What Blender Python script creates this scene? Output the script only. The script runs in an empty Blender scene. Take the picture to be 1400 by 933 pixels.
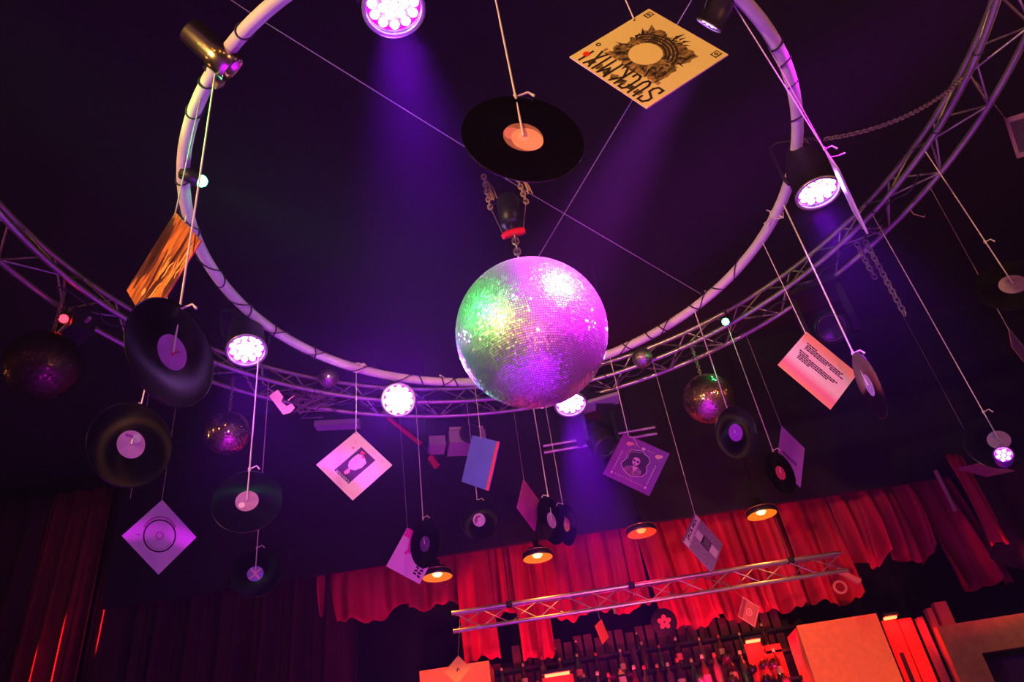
import bpy, bmesh, math, random
import numpy as np
from mathutils import Matrix, Vector, Euler
random.seed(7)
scene = bpy.context.scene
COL = scene.collection
PI = math.pi

# ------------------------------------------------------------------ camera
F_PX = 1022.945                      # focal length in pixels of the 1400 px wide frame
CAM = Vector((0, 0, 1.65))
RIGHT_UP = ((0.9880631, -0.15404969, 0.0), (0.08816564, 0.56548778, 0.82003072), (-0.12632548, -0.8102421, 0.5723195))
_B = Matrix(RIGHT_UP)                # rows: world axes in (image right, image down, forward)
cam_data = bpy.data.cameras.new('camera')
cam_data.sensor_width = 36
cam_data.lens = F_PX / 1400 * 36
cam_data.clip_end = 100
cam = bpy.data.objects.new('camera', cam_data)
COL.objects.link(cam)
rot = _B @ Matrix(((1, 0, 0), (0, -1, 0), (0, 0, -1)))
cam.matrix_world = Matrix.Translation(CAM) @ rot.to_4x4()
scene.camera = cam

# ------------------------------------------------------------------ world, exposure
scene.view_settings.view_transform = 'Standard'
scene.view_settings.look = 'None'
scene.view_settings.exposure = 0.0
scene.view_settings.gamma = 1.0
scene.view_settings.use_curve_mapping = False
scene.cycles.caustics_reflective = False
scene.cycles.caustics_refractive = False
scene.cycles.sample_clamp_indirect = 3.0
scene.cycles.max_bounces = 6
scene.cycles.volume_bounces = 0
world = bpy.data.worlds.new('night')
world.use_nodes = True
world.node_tree.nodes['Background'].inputs[0].default_value = (0.01, 0.004, 0.02, 1)
world.node_tree.nodes['Background'].inputs[1].default_value = 0.15
scene.world = world

HAZE_DENSITY = 0.0015
VIOLET = (0.32, 0.0, 1.0)
MAGENTA = (0.75, 0.05, 1.0)
GLOW_HAZE_DENSITY = 0.010
AMBER = (1.0, 0.42, 0.10)
RED = (1.0, 0.006, 0.07)
GREEN = (0.02, 1.0, 0.15)


def lamp(name, kind, loc, color, power, aim=None, size=None, blend=0.6, radius=0.05, parent=None, spot=60):
    ld = bpy.data.lights.new(name, kind)
    ld.color = color
    ld.energy = power
    if kind == 'SPOT':
        ld.spot_size = math.radians(spot)
        ld.spot_blend = blend
        ld.shadow_soft_size = radius
    elif kind == 'POINT':
        ld.shadow_soft_size = radius
    elif kind == 'AREA':
        ld.size = size or 1
    o = bpy.data.objects.new(name, ld)
    COL.objects.link(o)
    o.location = loc
    if aim is not None:
        o.rotation_euler = (Vector(aim) - Vector(loc)).to_track_quat('-Z', 'Y').to_euler()
    if parent:
        o.parent = parent
    return o

# amber house lamps behind and beside the viewer, red drape uplights, and added colour spots
lamp('house_light_amber', 'SPOT', (-3.6, -1.6, 3.3), (1.0, 0.52, 0.17), 1150, aim=(0.0, 1.5, 3.6), spot=60, radius=0.12)
lamp('house_light_amber', 'SPOT', (4.6, -1.2, 3.4), (1.0, 0.36, 0.14), 200, aim=(1.3, 3.0, 3.6), spot=60, radius=0.12)
lamp('added_pink_spot', 'SPOT', (0.4, -1.2, 1.0), (1.0, 0.12, 0.55), 560, aim=(0, 5.4, 3.7), spot=44, radius=0.12)  # added off view to tint the far sleeves pink
lamp('added_green_spot', 'SPOT', (-3.3, 0.0, 4.6), (0.03, 1.0, 0.16), 1500, aim=(0.095, 2.809, 3.64), spot=13, radius=0.1)  # unseen extra spot, added for the green patch on the ball
lamp('added_magenta_spot', 'SPOT', (3.3, 1.0, 4.6), (0.8, 0.0, 1.0), 4600, aim=(0.095, 2.809, 3.64), spot=13, radius=0.1)  # added out of view to wash the ball's right half magenta
lamp('added_violet_floor_spot', 'SPOT', (0.7, 0.6, 1.6), (0.38, 0.0, 1.0), 11000, aim=(0.0, 2.6, 0.0), spot=84, radius=0.1)  # unseen, added so the floor bounces violet back up
for x, y in ((-4.5, -3.2), (-2.2, -3.4), (0.3, -3.4), (2.6, -3.2), (5.4, 0.5), (5.6, 3.2), (-6.2, 0.6), (-6.3, 3.4)):
    lamp('amber_house_pendant', 'POINT', (x, y, 4.2), (1.0, 0.36, 0.08), 26, radius=0.14)
for x, p in ((-1.9, 26), (-0.35, 75), (0.55, 95), (1.4, 75), (2.15, 45), (3.75, 18)):
    lamp('red_uplight', 'SPOT', (x, 8.12, 2.75), RED, p, aim=(x + 0.15, 8.5, 4.1), spot=85, radius=0.05)
lamp('added_red_side_spot', 'SPOT', (-3.1, 7.4, 3.1), RED, 330, aim=(0.6, 8.5, 4.15), spot=38, radius=0.05)  # added at the side to rake across the drape folds
lamp('added_red_side_spot', 'SPOT', (5.6, 7.2, 2.9), RED, 160, aim=(2.4, 8.5, 4.1), spot=42, radius=0.05)  # second added raking spot, from the right
lamp('added_truss_red_spot', 'SPOT', (0.9, 6.0, 1.7), (1.0, 0.10, 0.05), 220, aim=(0.95, 7.6, 3.65), spot=62, radius=0.1)  # added out of view to redden the straight truss
lamp('added_column_orange_spot', 'SPOT', (2.4, 5.2, 1.9), (1.0, 0.17, 0.02), 240, aim=(2.85, 7.9, 2.95), spot=32, radius=0.1)  # added in front so the right column reads evenly orange
lamp('added_column_orange_spot', 'SPOT', (-1.0, 5.2, 1.9), (1.0, 0.2, 0.02), 260, aim=(-1.05, 7.9, 3.0), spot=26, radius=0.1)  # unseen front spot added for the left column
lamp('red_uplight', 'SPOT', (-7.2, 8.12, 2.6), (1.0, 0.01, 0.02), 22000, aim=(-5.75, 8.32, 4.0), spot=16, radius=0.03)
lamp('red_uplight', 'SPOT', (-3.2, 7.3, 1.6), RED, 14, aim=(-3.6, 8.4, 3.6), spot=80, radius=0.06)

# ------------------------------------------------------------------ helpers
def ray(px, py):
    return _B @ Vector(((px - 700) / F_PX, (py - 466.5) / F_PX, 1.0))
def at_z(px, py, z):
    v = ray(px, py); return CAM + v * ((z - CAM.z) / v.z)
def at_y(px, py, y):
    v = ray(px, py); return CAM + v * (y / v.y)
RING_C = Vector((0.036, 2.756)); RING_R = 1.478; RING_Z = 4.30
TRUSS_R = 2.665; TRUSS_Z = 4.872
def at_r(px, py, R):
    """point where the line of sight meets the upright cylinder of radius R about the ring's axis (far side)"""
    v = ray(px, py); e = v.xy
    a = e.dot(e); b = -2 * e.dot(RING_C); c = RING_C.dot(RING_C) - R * R
    t = (-b + math.sqrt(max(b * b - 4 * a * c, 0))) / (2 * a)
    return CAM + v * t

_M = {}
def mat(name, color, rough=0.6, metal=0.0, spec=0.5, emit=None, strength=0.0, noise=None, aniso=0.0, coat=0.0, sheen=0.0):
    if name in _M: return _M[name]
    m = bpy.data.materials.new(name); m.use_nodes = True
    nt = m.node_tree; b = nt.nodes['Principled BSDF']
    b.inputs['Base Color'].default_value = (*color, 1)
    b.inputs['Roughness'].default_value = rough
    b.inputs['Metallic'].default_value = metal
    b.inputs['Specular IOR Level'].default_value = spec
    b.inputs['Coat Weight'].default_value = coat
    b.inputs['Sheen Weight'].default_value = sheen
    if emit:
        b.inputs['Emission Color'].default_value = (*emit, 1)
        b.inputs['Emission Strength'].default_value = strength
    if noise:
        scale, amt = noise[:2]
        stretch = noise[2] if len(noise) > 2 else (1, 1, 1)
        tc = nt.nodes.new('ShaderNodeTexCoord'); mp = nt.nodes.new('ShaderNodeMapping')
        mp.inputs['Scale'].default_value = stretch
        nz = nt.nodes.new('ShaderNodeTexNoise'); nz.inputs['Scale'].default_value = scale; nz.inputs['Detail'].default_value = 5
        mx = nt.nodes.new('ShaderNodeMix'); mx.data_type = 'RGBA'
        rp = nt.nodes.new('ShaderNodeValToRGB')
        rp.color_ramp.elements[0].position = 0.35; rp.color_ramp.elements[1].position = 0.68
        nt.links.new(tc.outputs['Object'], mp.inputs['Vector']); nt.links.new(mp.outputs[0], nz.inputs['Vector'])
        nt.links.new(nz.outputs['Fac'], rp.inputs['Fac']); nt.links.new(rp.outputs['Color'], mx.inputs['Factor'])
        second = noise[3] if len(noise) > 3 else tuple(c * (1 - amt) for c in color)
        mx.inputs['A'].default_value = (*second, 1); mx.inputs['B'].default_value = (*color, 1)
        nt.links.new(mx.outputs['Result'], b.inputs['Base Color'])
    if aniso:
        b.inputs['Anisotropic'].default_value = aniso
        tg = nt.nodes.new('ShaderNodeTangent'); tg.direction_type = 'RADIAL'; tg.axis = 'Z'
        nt.links.new(tg.outputs[0], b.inputs['Tangent'])
    _M[name] = m
    return m

class MB:
    """collects vertices and faces, then links them as one mesh object"""
    def __init__(s): s.v = []; s.f = []
    def quadstrip(s, rings, closed=True, loop=False):
        n = len(rings[0]); base = len(s.v)
        for r in rings: s.v += [tuple(p) for p in r]
        m = len(rings)
        for i in range(m if loop else m - 1):
            a = base + i * n; b = base + ((i + 1) % m) * n
            for j in range(n if closed else n - 1):
                k = (j + 1) % n
                s.f.append((a + j, a + k, b + k, b + j))
        return base
    def cap(s, pts, flip=False):
        base = len(s.v); s.v += [tuple(p) for p in pts]
        idx = list(range(base, base + len(pts)))
        s.f.append(tuple(reversed(idx)) if flip else tuple(idx))
    def box(s, c, size, R=None):
        c = Vector(c); h = Vector(size) / 2; base = len(s.v)
        for x in (-1, 1):
            for y in (-1, 1):
                for z in (-1, 1):
                    p = Vector((x * h.x, y * h.y, z * h.z))
                    if R is not None: p = R @ p
                    s.v.append(tuple(c + p))
        for q in ((0, 1, 3, 2), (4, 6, 7, 5), (0, 4, 5, 1), (2, 3, 7, 6), (0, 2, 6, 4), (1, 5, 7, 3)):
            s.f.append(tuple(base + i for i in q))
        return s
    def tube(s, pts, r, n=6, caps=True, loop=False):
        pts = [Vector(p) for p in pts]; rings = []; m = len(pts); up = None
        for i, p in enumerate(pts):
            if loop: t = pts[(i + 1) % m] - pts[i - 1]
            else: t = pts[min(i + 1, m - 1)] - pts[max(i - 1, 0)]
            t.normalize()
            if up is None:
                up = Vector((0, 0, 1)) if abs(t.z) < 0.9 else Vector((1, 0, 0))
            a = t.cross(up); a.normalize(); up = a.cross(t); up.normalize()
            rr = r[i] if isinstance(r, (list, tuple)) else r
            rings.append([p + (a * math.cos(2 * PI * k / n) + up * math.sin(2 * PI * k / n)) * rr for k in range(n)])
        s.quadstrip(rings, True, loop)
        if caps and not loop:
            s.cap(rings[0], True); s.cap(rings[-1])
        return s
    def lathe(s, prof, n=24, c=(0, 0, 0), R=None, capends=True):
        rings = []; c = Vector(c)
        for r, z in prof:
            ring = []
            for k in range(n):
                p = Vector((r * math.cos(2 * PI * k / n), r * math.sin(2 * PI * k / n), z))
                ring.append(c + (R @ p if R is not None else p))
            rings.append(ring)
        s.quadstrip(rings)
        if capends:
            if prof[0][0] > 1e-4: s.cap(rings[0], True)
            if prof[-1][0] > 1e-4: s.cap(rings[-1])
        return s
    def poly(s, pts, z0, z1):
        """flat prism from xy outline"""
        a = [(x, y, z0) for x, y in pts]; b = [(x, y, z1) for x, y in pts]
        s.quadstrip([a, b]); s.cap(a, True); s.cap(b)
        return s
    def annulus(s, c, r0, r1, z0, z1, a0=0, a1=2 * PI, n=28):
        full = abs(a1 - a0 - 2 * PI) < 1e-6
        rings = []
        for i in range(n + (0 if full else 1)):
            a = a0 + (a1 - a0) * i / n; ca, sa = math.cos(a), math.sin(a)
            rings.append([(c[0] + r * ca, c[1] + r * sa, z) for r, z in ((r0, z0), (r1, z0), (r1, z1), (r0, z1))])
        s.quadstrip(rings, True, full)
        if not full: s.cap(rings[0], True); s.cap(rings[-1])
        return s
    def mesh(s, name, m, smooth=False):
        me = bpy.data.meshes.new(name); me.from_pydata(s.v, [], s.f); me.update()
        if m is not None: me.materials.append(m)
        if smooth: me.polygons.foreach_set('use_smooth', [True] * len(me.polygons))
        return me
    def build(s, name, m, parent=None, smooth=False):
        return link(name, s.mesh(name, m, smooth), parent)

def link(name, me, parent=None, M=None):
    o = bpy.data.objects.new(name, me); COL.objects.link(o)
    if parent: o.parent = parent
    if M is not None: o.matrix_local = M
    return o
def empty(name, loc=(0, 0, 0), R=None):
    o = bpy.data.objects.new(name, None); COL.objects.link(o)
    o.empty_display_size = 0.05
    M = Matrix.Translation(loc)
    if R is not None: M = M @ R.to_4x4()
    o.matrix_world = M
    return o
def tag(o, label, cat, group=None, kind=None):
    o['label'] = label; o['category'] = cat
    if group: o['group'] = group
    if kind: o['kind'] = kind
    return o
def structure(o, label=None):
    o['kind'] = 'structure'
    if label: o['label'] = label
    return o
def copy_tree(o):
    r = o.copy(); COL.objects.link(r)
    for ch in o.children:
        c = ch.copy(); COL.objects.link(c); c.parent = r
        for g in ch.children:
            e = g.copy(); COL.objects.link(e); e.parent = c
    return r
def frame_from_axis(axis, hint=(0, 0, 1)):
    """rotation whose +Z is the axis"""
    z = Vector(axis).normalized(); h = Vector(hint)
    if abs(z.dot(h)) > 0.97: h = Vector((0, 1, 0))
    x = h.cross(z).normalized(); y = z.cross(x)
    return Matrix((x, y, z)).transposed()
def arc_pts(R, z, a0, a1, n, c=RING_C):
    return [Vector((c.x + R * math.cos(a0 + (a1 - a0) * i / n), c.y + R * math.sin(a0 + (a1 - a0) * i / n), z)) for i in range(n + 1)]

# ------------------------------------------------------------------ materials
black = mat('black_paint', (0.004, 0.003, 0.004), 0.8)
black_metal = mat('black_metal', (0.02, 0.018, 0.022), 0.42, 0.3)
dark_wall = mat('dark_wall', (0.004, 0.002, 0.003), 0.9, noise=(3, 0.5))
floor_m = mat('dance_floor', (0.42, 0.36, 0.36), 0.35, noise=(2.5, 0.35))
alu = mat('aluminium', (0.62, 0.60, 0.62), 0.38, 0.85, noise=(14, 0.25))
white_tube = mat('white_painted_tube', (0.80, 0.76, 0.78), 0.5, noise=(9, 0.18))
chrome = mat('chrome', (0.85, 0.74, 0.58), 0.22, 1.0)
cord_m = mat('cotton_string', (0.85, 0.78, 0.78), 0.9)
rope_m = mat('dull_string', (0.45, 0.36, 0.34), 0.9)
wire_m = mat('steel_wire', (0.55, 0.5, 0.55), 0.4, 0.8)
chain_m = mat('chain_steel', (0.42, 0.38, 0.38), 0.4, 0.9)
brass_m = mat('warm_chain', (0.65, 0.48, 0.35), 0.5, 0.5)
vinyl = mat('vinyl', (0.003, 0.003, 0.0035), 0.2, 0.0, 0.25, aniso=0.8)
tie_m = mat('black_tie', (0.008, 0.008, 0.01), 0.6)
core_m = mat('ball_core', (0.02, 0.015, 0.02), 0.5)
def mirror_mat(name, color, r1, r2, f):
    m = mat(name, color, r1, 1.0); nt = m.node_tree; b = nt.nodes['Principled BSDF']
    g = nt.nodes.new('ShaderNodeBsdfGlossy'); g.inputs['Color'].default_value = (*color, 1); g.inputs['Roughness'].default_value = r2
    mx = nt.nodes.new('ShaderNodeMixShader'); mx.inputs[0].default_value = f
    nt.links.new(b.outputs[0], mx.inputs[1]); nt.links.new(g.outputs[0], mx.inputs[2])
    nt.links.new(mx.outputs[0], nt.nodes['Material Output'].inputs['Surface'])
    return m
tile_m = mirror_mat('mirror_tile', (0.92, 0.90, 0.92), 0.10, 0.48, 0.5)     # clean mirrors with a worn, dusty share
tile_dim = mirror_mat('mirror_tile_dim', (0.08, 0.045, 0.03), 0.2, 0.6, 0.6)  # darkness of the far-left ball put into the tile colour
tile_old = mirror_mat('mirror_tile_bronze', (0.80, 0.56, 0.42), 0.12, 0.5, 0.25)
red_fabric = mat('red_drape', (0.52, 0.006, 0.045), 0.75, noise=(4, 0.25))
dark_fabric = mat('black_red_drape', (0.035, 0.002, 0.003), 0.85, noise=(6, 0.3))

# centre, orientation rows, side length, where along the top edge the string is tied
SLEEVES={
 'wood':((-1.1060,1.7914,3.4137),((0.5051,0.6661,-0.5488),(-0.3068,-0.4557,-0.8355),(-0.8067,0.5904,-0.0258)),0.3213,0.06),
 'suck':((0.5124,1.3359,3.4968),((0.8556,-0.5176,-0.0131),(-0.0230,-0.0129,-0.9997),(0.5172,0.8556,-0.0229)),0.3181,0.78),
 'circle':((-2.2583,4.1453,3.5283),((0.4556,-0.4480,0.7692),(0.3899,-0.6764,-0.6249),(0.8002,0.5847,-0.1335)),0.3119,0.95),
 'portrait':((-1.0026,3.8449,3.6452),((0.7309,-0.6390,0.2397),(0.1474,-0.1952,-0.9696),(0.6664,0.7440,-0.0485)),0.3024,0.96),
 'blue':((-0.3116,4.2398,3.7339),((0.5835,0.3669,-0.7245),(-0.5867,-0.4265,-0.6884),(-0.5616,0.8267,-0.0336)),0.3024,0.35),
 'magenta':((-0.0654,5.4640,3.9122),((0.2817,-0.3637,0.8879),(0.3051,-0.8434,-0.4423),(0.9097,0.3955,-0.1267)),0.2835,0.95),
 'purple':((0.6156,4.1141,3.5051),((0.8028,0.5963,0.0026),(0.0345,-0.0420,-0.9985),(-0.5953,0.8017,-0.0543)),0.2961,0.12),
 'jack':((1.0986,5.1852,3.3257),((0.5259,-0.5547,0.6448),(0.4138,-0.4954,-0.7638),(0.7431,0.6685,-0.0310)),0.3024,0.95),
 'lined':((1.4581,3.2120,3.4434),((0.7274,-0.6013,0.3308),(0.2220,-0.2499,-0.9425),(0.6493,0.7590,-0.0483)),0.3150,0.93),
 'violet':((1.8857,5.1458,3.8390),((0.4210,-0.5926,0.6868),(0.0209,-0.7506,-0.6604),(0.9068,0.2924,-0.3036)),0.3276,0.93),
 'cut':((-0.9858,5.4896,3.6632),((0.5781,-0.6450,0.4998),(-0.1753,-0.6963,-0.6960),(0.7969,0.3147,-0.5156)),0.3150,0.95),
 'rust':((1.7456,7.1494,3.2723),((0.3410,-0.4838,-0.8060),(-0.6131,0.5355,-0.5808),(0.7126,0.6922,-0.1140)),0.1980,0.95),
 'gold':((-0.9525,7.2492,3.1865),((0.7583,-0.4822,0.4387),(-0.0507,-0.7146,-0.6977),(0.6499,0.5068,-0.5663)),0.1836,0.95),
 'edge':((2.7934,3.6921,3.5943),((0.1102,-0.4926,-0.8633),(-0.0363,-0.8700,0.4918),(-0.9932,-0.0229,-0.1138)),0.2646,0.05),
 'frame':((2.9812,2.9851,4.5752),((0.0994,-0.2122,-0.9721),(-0.7740,-0.6305,0.0585),(-0.6254,0.7466,-0.2270)),0.2363,0.05),
 'dim':((3.9673,6.4600,3.9937),((0.2471,-0.9072,-0.3406),(-0.9251,-0.3254,0.1956),(-0.2883,0.2668,-0.9196)),0.3150,0.95),
}
RECORDS={
 'R1':((-0.9616,1.6796,2.9652),(0.945,-0.321,-0.067),0.3269),
 'R2':((-1.4425,2.3467,3.0926),(0.818,-0.533,-0.214),0.3172),
 'R3':((-1.3619,3.2360,3.2273),(0.267,-0.962,0.053),0.3233),
 'R4':((-1.8562,4.6326,3.3930),(0.266,-0.961,0.080),0.3095),
 'R5':((-0.4540,5.3756,3.8182),(0.401,-0.855,-0.328),0.2982),
 'R6':((-0.8571,5.2669,3.6580),(-0.663,-0.740,-0.117),0.3421),
 'R7':((0.0857,5.4205,3.7451),(0.840,-0.537,-0.073),0.3642),
 'R8':((0.1939,5.4163,3.6911),(-0.907,-0.412,-0.086),0.3071),
 'R9':((1.1321,3.7474,3.4306),(-0.823,-0.528,-0.211),0.2880),
 'R10':((1.5055,2.9143,3.1602),(-0.975,0.202,-0.090),0.3054),
 'R11':((2.4864,3.8037,3.1790),(-0.352,-0.929,0.113),0.3358),
 'R12':((2.6474,3.2879,3.8090),(-0.355,-0.913,0.202),0.3536),
 'R13':((0.1088,1.2798,3.1669),(0.230,-0.972,-0.044),0.3187),
 'R14':((1.6718,4.8599,3.6116),(0.594,-0.794,-0.130),0.2996),
 'slv':((1.4262,2.2543,3.6974),(-0.878,0.479,0.014),0.4134),
}

# ================================================================== the room
structure(MB().box((0, 2.5, -0.05), (16, 16, 0.1)).build('floor', floor_m))
structure(MB().box((0, 2.5, 6.75), (16, 16, 0.1)).build('ceiling', dark_wall))
structure(MB().box((-7.55, 2.5, 3.35), (0.1, 16, 6.7)).build('wall_left', dark_wall))
structure(MB().box((7.55, 2.5, 3.35), (0.1, 16, 6.7)).build('wall_right', dark_wall))
structure(MB().box((0, -5.05, 3.35), (15.2, 0.1, 6.7)).build('wall_front', dark_wall))
structure(MB().box((0, 9.65, 3.35), (15.2, 0.1, 6.7)).build('wall_back', dark_wall))
# black pelmet board in front of the drapes, lamps hang just before it
structure(MB().box((0.9, 8.02, 5.62), (11.6, 0.06, 2.16)).build('trim_1', black))

# thin stage haze
hz = MB().box((0, 1.2, 3.3), (14.6, 12.0, 6.4))
hm = bpy.data.materials.new('stage_haze'); hm.use_nodes = True
hn = hm.node_tree; hn.nodes.clear()
ho = hn.nodes.new('ShaderNodeOutputMaterial'); hv = hn.nodes.new('ShaderNodeVolumeScatter')
hv.inputs['Density'].default_value = HAZE_DENSITY; hv.inputs['Anisotropy'].default_value = 0.25
hv.inputs['Color'].default_value = (0.9, 0.85, 1.0, 1)
hn.links.new(hv.outputs[0], ho.inputs['Volume'])
tag(hz.build('haze', hm), 'thin stage haze filling the dark room', 'haze', kind='stuff')
# added denser haze, tinted violet to stand in for lamp glow, thinning outwards
bmh = bmesh.new(); bmesh.ops.create_icosphere(bmh, subdivisions=3, radius=1.0)
mh = bpy.data.meshes.new('glow_haze'); bmh.to_mesh(mh); bmh.free()
hc = hm.copy(); hc.name = 'glow_haze'; cn = hc.node_tree; cv = [q for q in cn.nodes if q.type == 'VOLUME_SCATTER'][0]
ctc = cn.nodes.new('ShaderNodeTexCoord'); cl_ = cn.nodes.new('ShaderNodeVectorMath'); cl_.operation = 'LENGTH'
cm_ = cn.nodes.new('ShaderNodeMapRange'); cm_.interpolation_type = 'SMOOTHSTEP'
cm_.inputs['From Min'].default_value = 0.25; cm_.inputs['From Max'].default_value = 1.0; cm_.inputs['To Min'].default_value = GLOW_HAZE_DENSITY; cm_.inputs['To Max'].default_value = 0.0
cv.inputs['Color'].default_value = (0.75, 0.5, 1.0, 1)
cn.links.new(ctc.outputs['Object'], cl_.inputs[0]); cn.links.new(cl_.outputs['Value'], cm_.inputs['Value']); cn.links.new(cm_.outputs[0], cv.inputs['Density'])
mh.materials.append(hc); hco = link('glow_haze', mh); hco.location = (0.05, 3.1, 3.95); hco.scale = (2.7, 2.3, 1.5)
tag(hco, 'added violet-tinted haze around the huge ball, standing in for lamp glow', 'haze', kind='stuff')

# ================================================================== the round white ring
ring = empty('lighting_ring', (RING_C.x, RING_C.y, RING_Z))
tag(ring, 'round white painted tube ring bound with black ties, hung around the big mirror ball', 'hanging ring')
def on_ring(a, R=RING_R, z=0): return Vector((R * math.cos(a), R * math.sin(a), z))
MB().tube([on_ring(2 * PI * i / 120) for i in range(120)], 0.028, 12, loop=True).build('tube', white_tube, ring, True)
def ring_angle(px, py):
    p = at_z(px, py, RING_Z); return math.atan2(p.y - RING_C.y, p.x - RING_C.x)
tie = MB()
pts = [Vector((0.031 * math.cos(t), 0.031 * math.sin(t), 0.018 * math.sin(t + 0.6))) for t in [2 * PI * i / 16 for i in range(16)]]
tie_me = tie.tube(pts, 0.0042, 6, loop=True).mesh('tie', tie_m, True)
for px, py in ((332, 40), (284, 112), (268, 152), (253, 245), (268, 317), (300, 384), (336, 425), (372, 452), (430, 481), (575, 519), (605, 523), (622, 524), (858, 474), (888, 458), (905, 447), (952, 420), (985, 395),
               (1085, 115), (1091, 160), (1088, 206), (1063, 60), (1074, 84)):
    a = ring_angle(px, py)
    M = Matrix.Translation(on_ring(a)) @ frame_from_axis((-math.sin(a), math.cos(a), 0.25 * math.sin(px))).to_4x4()
    link('tie', tie_me, ring, M)
# a dark cable wound around the far arc
cab = []
for i in range(161):
    a = 0.35 + (PI + 0.1) * i / 160; w = i * 0.62
    cab.append(on_ring(a, RING_R + 0.034 * math.cos(w), 0.034 * math.sin(w)))
MB().tube(cab, 0.0032, 5).build('wound_cable', tie_m, ring, True)
# stubs and loose tape on the tube
for px, py in ((1100, 125), (612, 516), (505, 508), (962, 403)):
    a = ring_angle(px, py)
    MB().tube([on_ring(a, RING_R, 0.02), on_ring(a + 0.02, RING_R + 0.03, 0.07)], 0.008, 6).build('peg', white_tube, ring, True)

# ================================================================== the big round truss
truss = empty('round_truss', (RING_C.x, RING_C.y, TRUSS_Z))
tag(truss, 'large circular aluminium three-tube truss around and above the white ring', 'truss')
CH = ((TRUSS_R, 0.0), (TRUSS_R + 0.12, 0.20), (TRUSS_R + 0.235, 0.0))
def tp(a, k): return Vector((CH[k][0] * math.cos(a), CH[k][0] * math.sin(a), CH[k][1]))
for k in range(3):
    MB().tube([tp(2 * PI * i / 144, k) for i in range(144)], 0.019, 8, loop=True).build('chord', alu, truss, True)
N = 72
brace_cache = {}
for k in range(N):
    a0, a1 = 2 * PI * k / N, 2 * PI * (k + 1) / N
    if k % 2: a0, a1 = a1, a0
    if math.sin((a0 + a1) / 2) < -0.55: continue           # the stretch behind the viewer's head carries no lacing in view
    for q, (i, j) in enumerate(((0, 1), (1, 2), (0, 2))):
        key = (k % 2, q)
        if key not in brace_cache:
            b0, b1 = (0, 2 * PI / N) if k % 2 == 0 else (2 * PI / N, 0)
            brace_cache[key] = MB().tube([tp(b0, i), tp(b1, j)], 0.0065, 6).mesh('brace', alu, True)
        link('brace', brace_cache[key], truss, Matrix.Rotation(2 * PI * k / N, 4, 'Z'))
# tape and cable bands on the inner chord
for px, py in ((930, 478), (830, 517), (700, 545), (585, 551), (430, 534), (1105, 360), (1190, 288), (1338, 72), (1275, 180)):
    p = at_z(px, py, TRUSS_Z); a = math.atan2(p.y - RING_C.y, p.x - RING_C.x)
    M = Matrix.Translation(tp(a, 0)) @ frame_from_axis((-math.sin(a), math.cos(a), 0.2)).to_4x4() @ Matrix.Scale(0.72, 4)
    link('band', tie_me, truss, M)
cab = []
for i in range(121):
    a = 0.25 + 2.7 * i / 120
    cab.append(Vector(((TRUSS_R + 0.06 + 0.03 * math.sin(i * 0.9)) * math.cos(a), (TRUSS_R + 0.06) * math.sin(a), -0.028 + 0.02 * math.sin(i * 1.7))))
MB().tube(cab, 0.006, 5).build('cable', tie_m, truss, True)

# ================================================================== chains
lk = MB(); L, W, RR_ = 0.030, 0.010, 0.0038
lp = []
for i in range(8):
    t = -PI / 2 + PI * i / 7; lp.append((W * math.cos(t), 0, L / 2 - W + W * math.sin(t) + W))
lp = [(W * math.cos(t), 0, (L / 2 - W) + W * math.sin(t)) for t in [PI * i / 5 for i in range(6)]] + \
     [(W * math.cos(t), 0, -(L / 2 - W) + W * math.sin(t)) for t in [PI + PI * i / 5 for i in range(6)]]
link_steel = lk.tube(lp, RR_, 5, loop=True).mesh('chain_link', chain_m, True)
link_warm = link_steel.copy(); link_warm.materials.clear(); link_warm.materials.append(brass_m)
def chain(name, pts, label, cat='chain', me=link_steel, sc=1.0, parent=None, group=None, twist=0.0):
    pts = [Vector(p) for p in pts]
    root = parent or empty(name, pts[0])
    if not parent: tag(root, label, cat, group)
    org = Vector((0, 0, 0)) if parent else pts[0]
    step = 0.023 * sc; d = 0; k = 0
    seg = [(pts[i], pts[i + 1]) for i in range(len(pts) - 1)]
    tot = sum((b - a).length for a, b in seg)
    while d < tot:
        q = d
        for a, b in seg:
            l = (b - a).length
            if q <= l: break
            q -= l
        p = a + (b - a) * (q / l)
        R = frame_from_axis(b - a).to_4x4() @ Matrix.Rotation((k % 2) * PI / 2 + twist, 4, 'Z') @ Matrix.Scale(sc, 4)
        link('chain_link', me, root, Matrix.Translation(p - org) @ R)
        d += step; k += 1
    return root
def sag(a, b, s, n=10):
    a, b = Vector(a), Vector(b)
    return [a.lerp(b, i / n) - Vector((0, 0, s * 4 * (i / n) * (1 - i / n))) for i in range(n + 1)]
# guy chain from ring to truss on the right
ca = at_z(1130, 190, RING_Z); cb = at_z(1330, 92, TRUSS_Z + 0.1)
chain('guy_chain', sag(ca, cb, 0.10), 'steel guy chain slung between the white ring and the round truss on the right')
# two hanging tails of hoist chain
for (x, y, x2, y2, lab, sc) in ((1172, 335, 1191, 382, 'shorter steel hoist chain tail hanging from the right side of the round truss', 1.5),
                                (1184, 332, 1232, 430, 'longer steel hoist chain tail hanging from the right side of the round truss', 1.5)):
    a = at_r(x, y, 2.62)
    v = ray(x2, y2); t = (a.xy.length) / v.xy.length; b = CAM + v * t
    chain('hoist_chain', [a, Vector((a.x, a.y, b.z))], lab, sc=sc, group='hoist chain tails')

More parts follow.
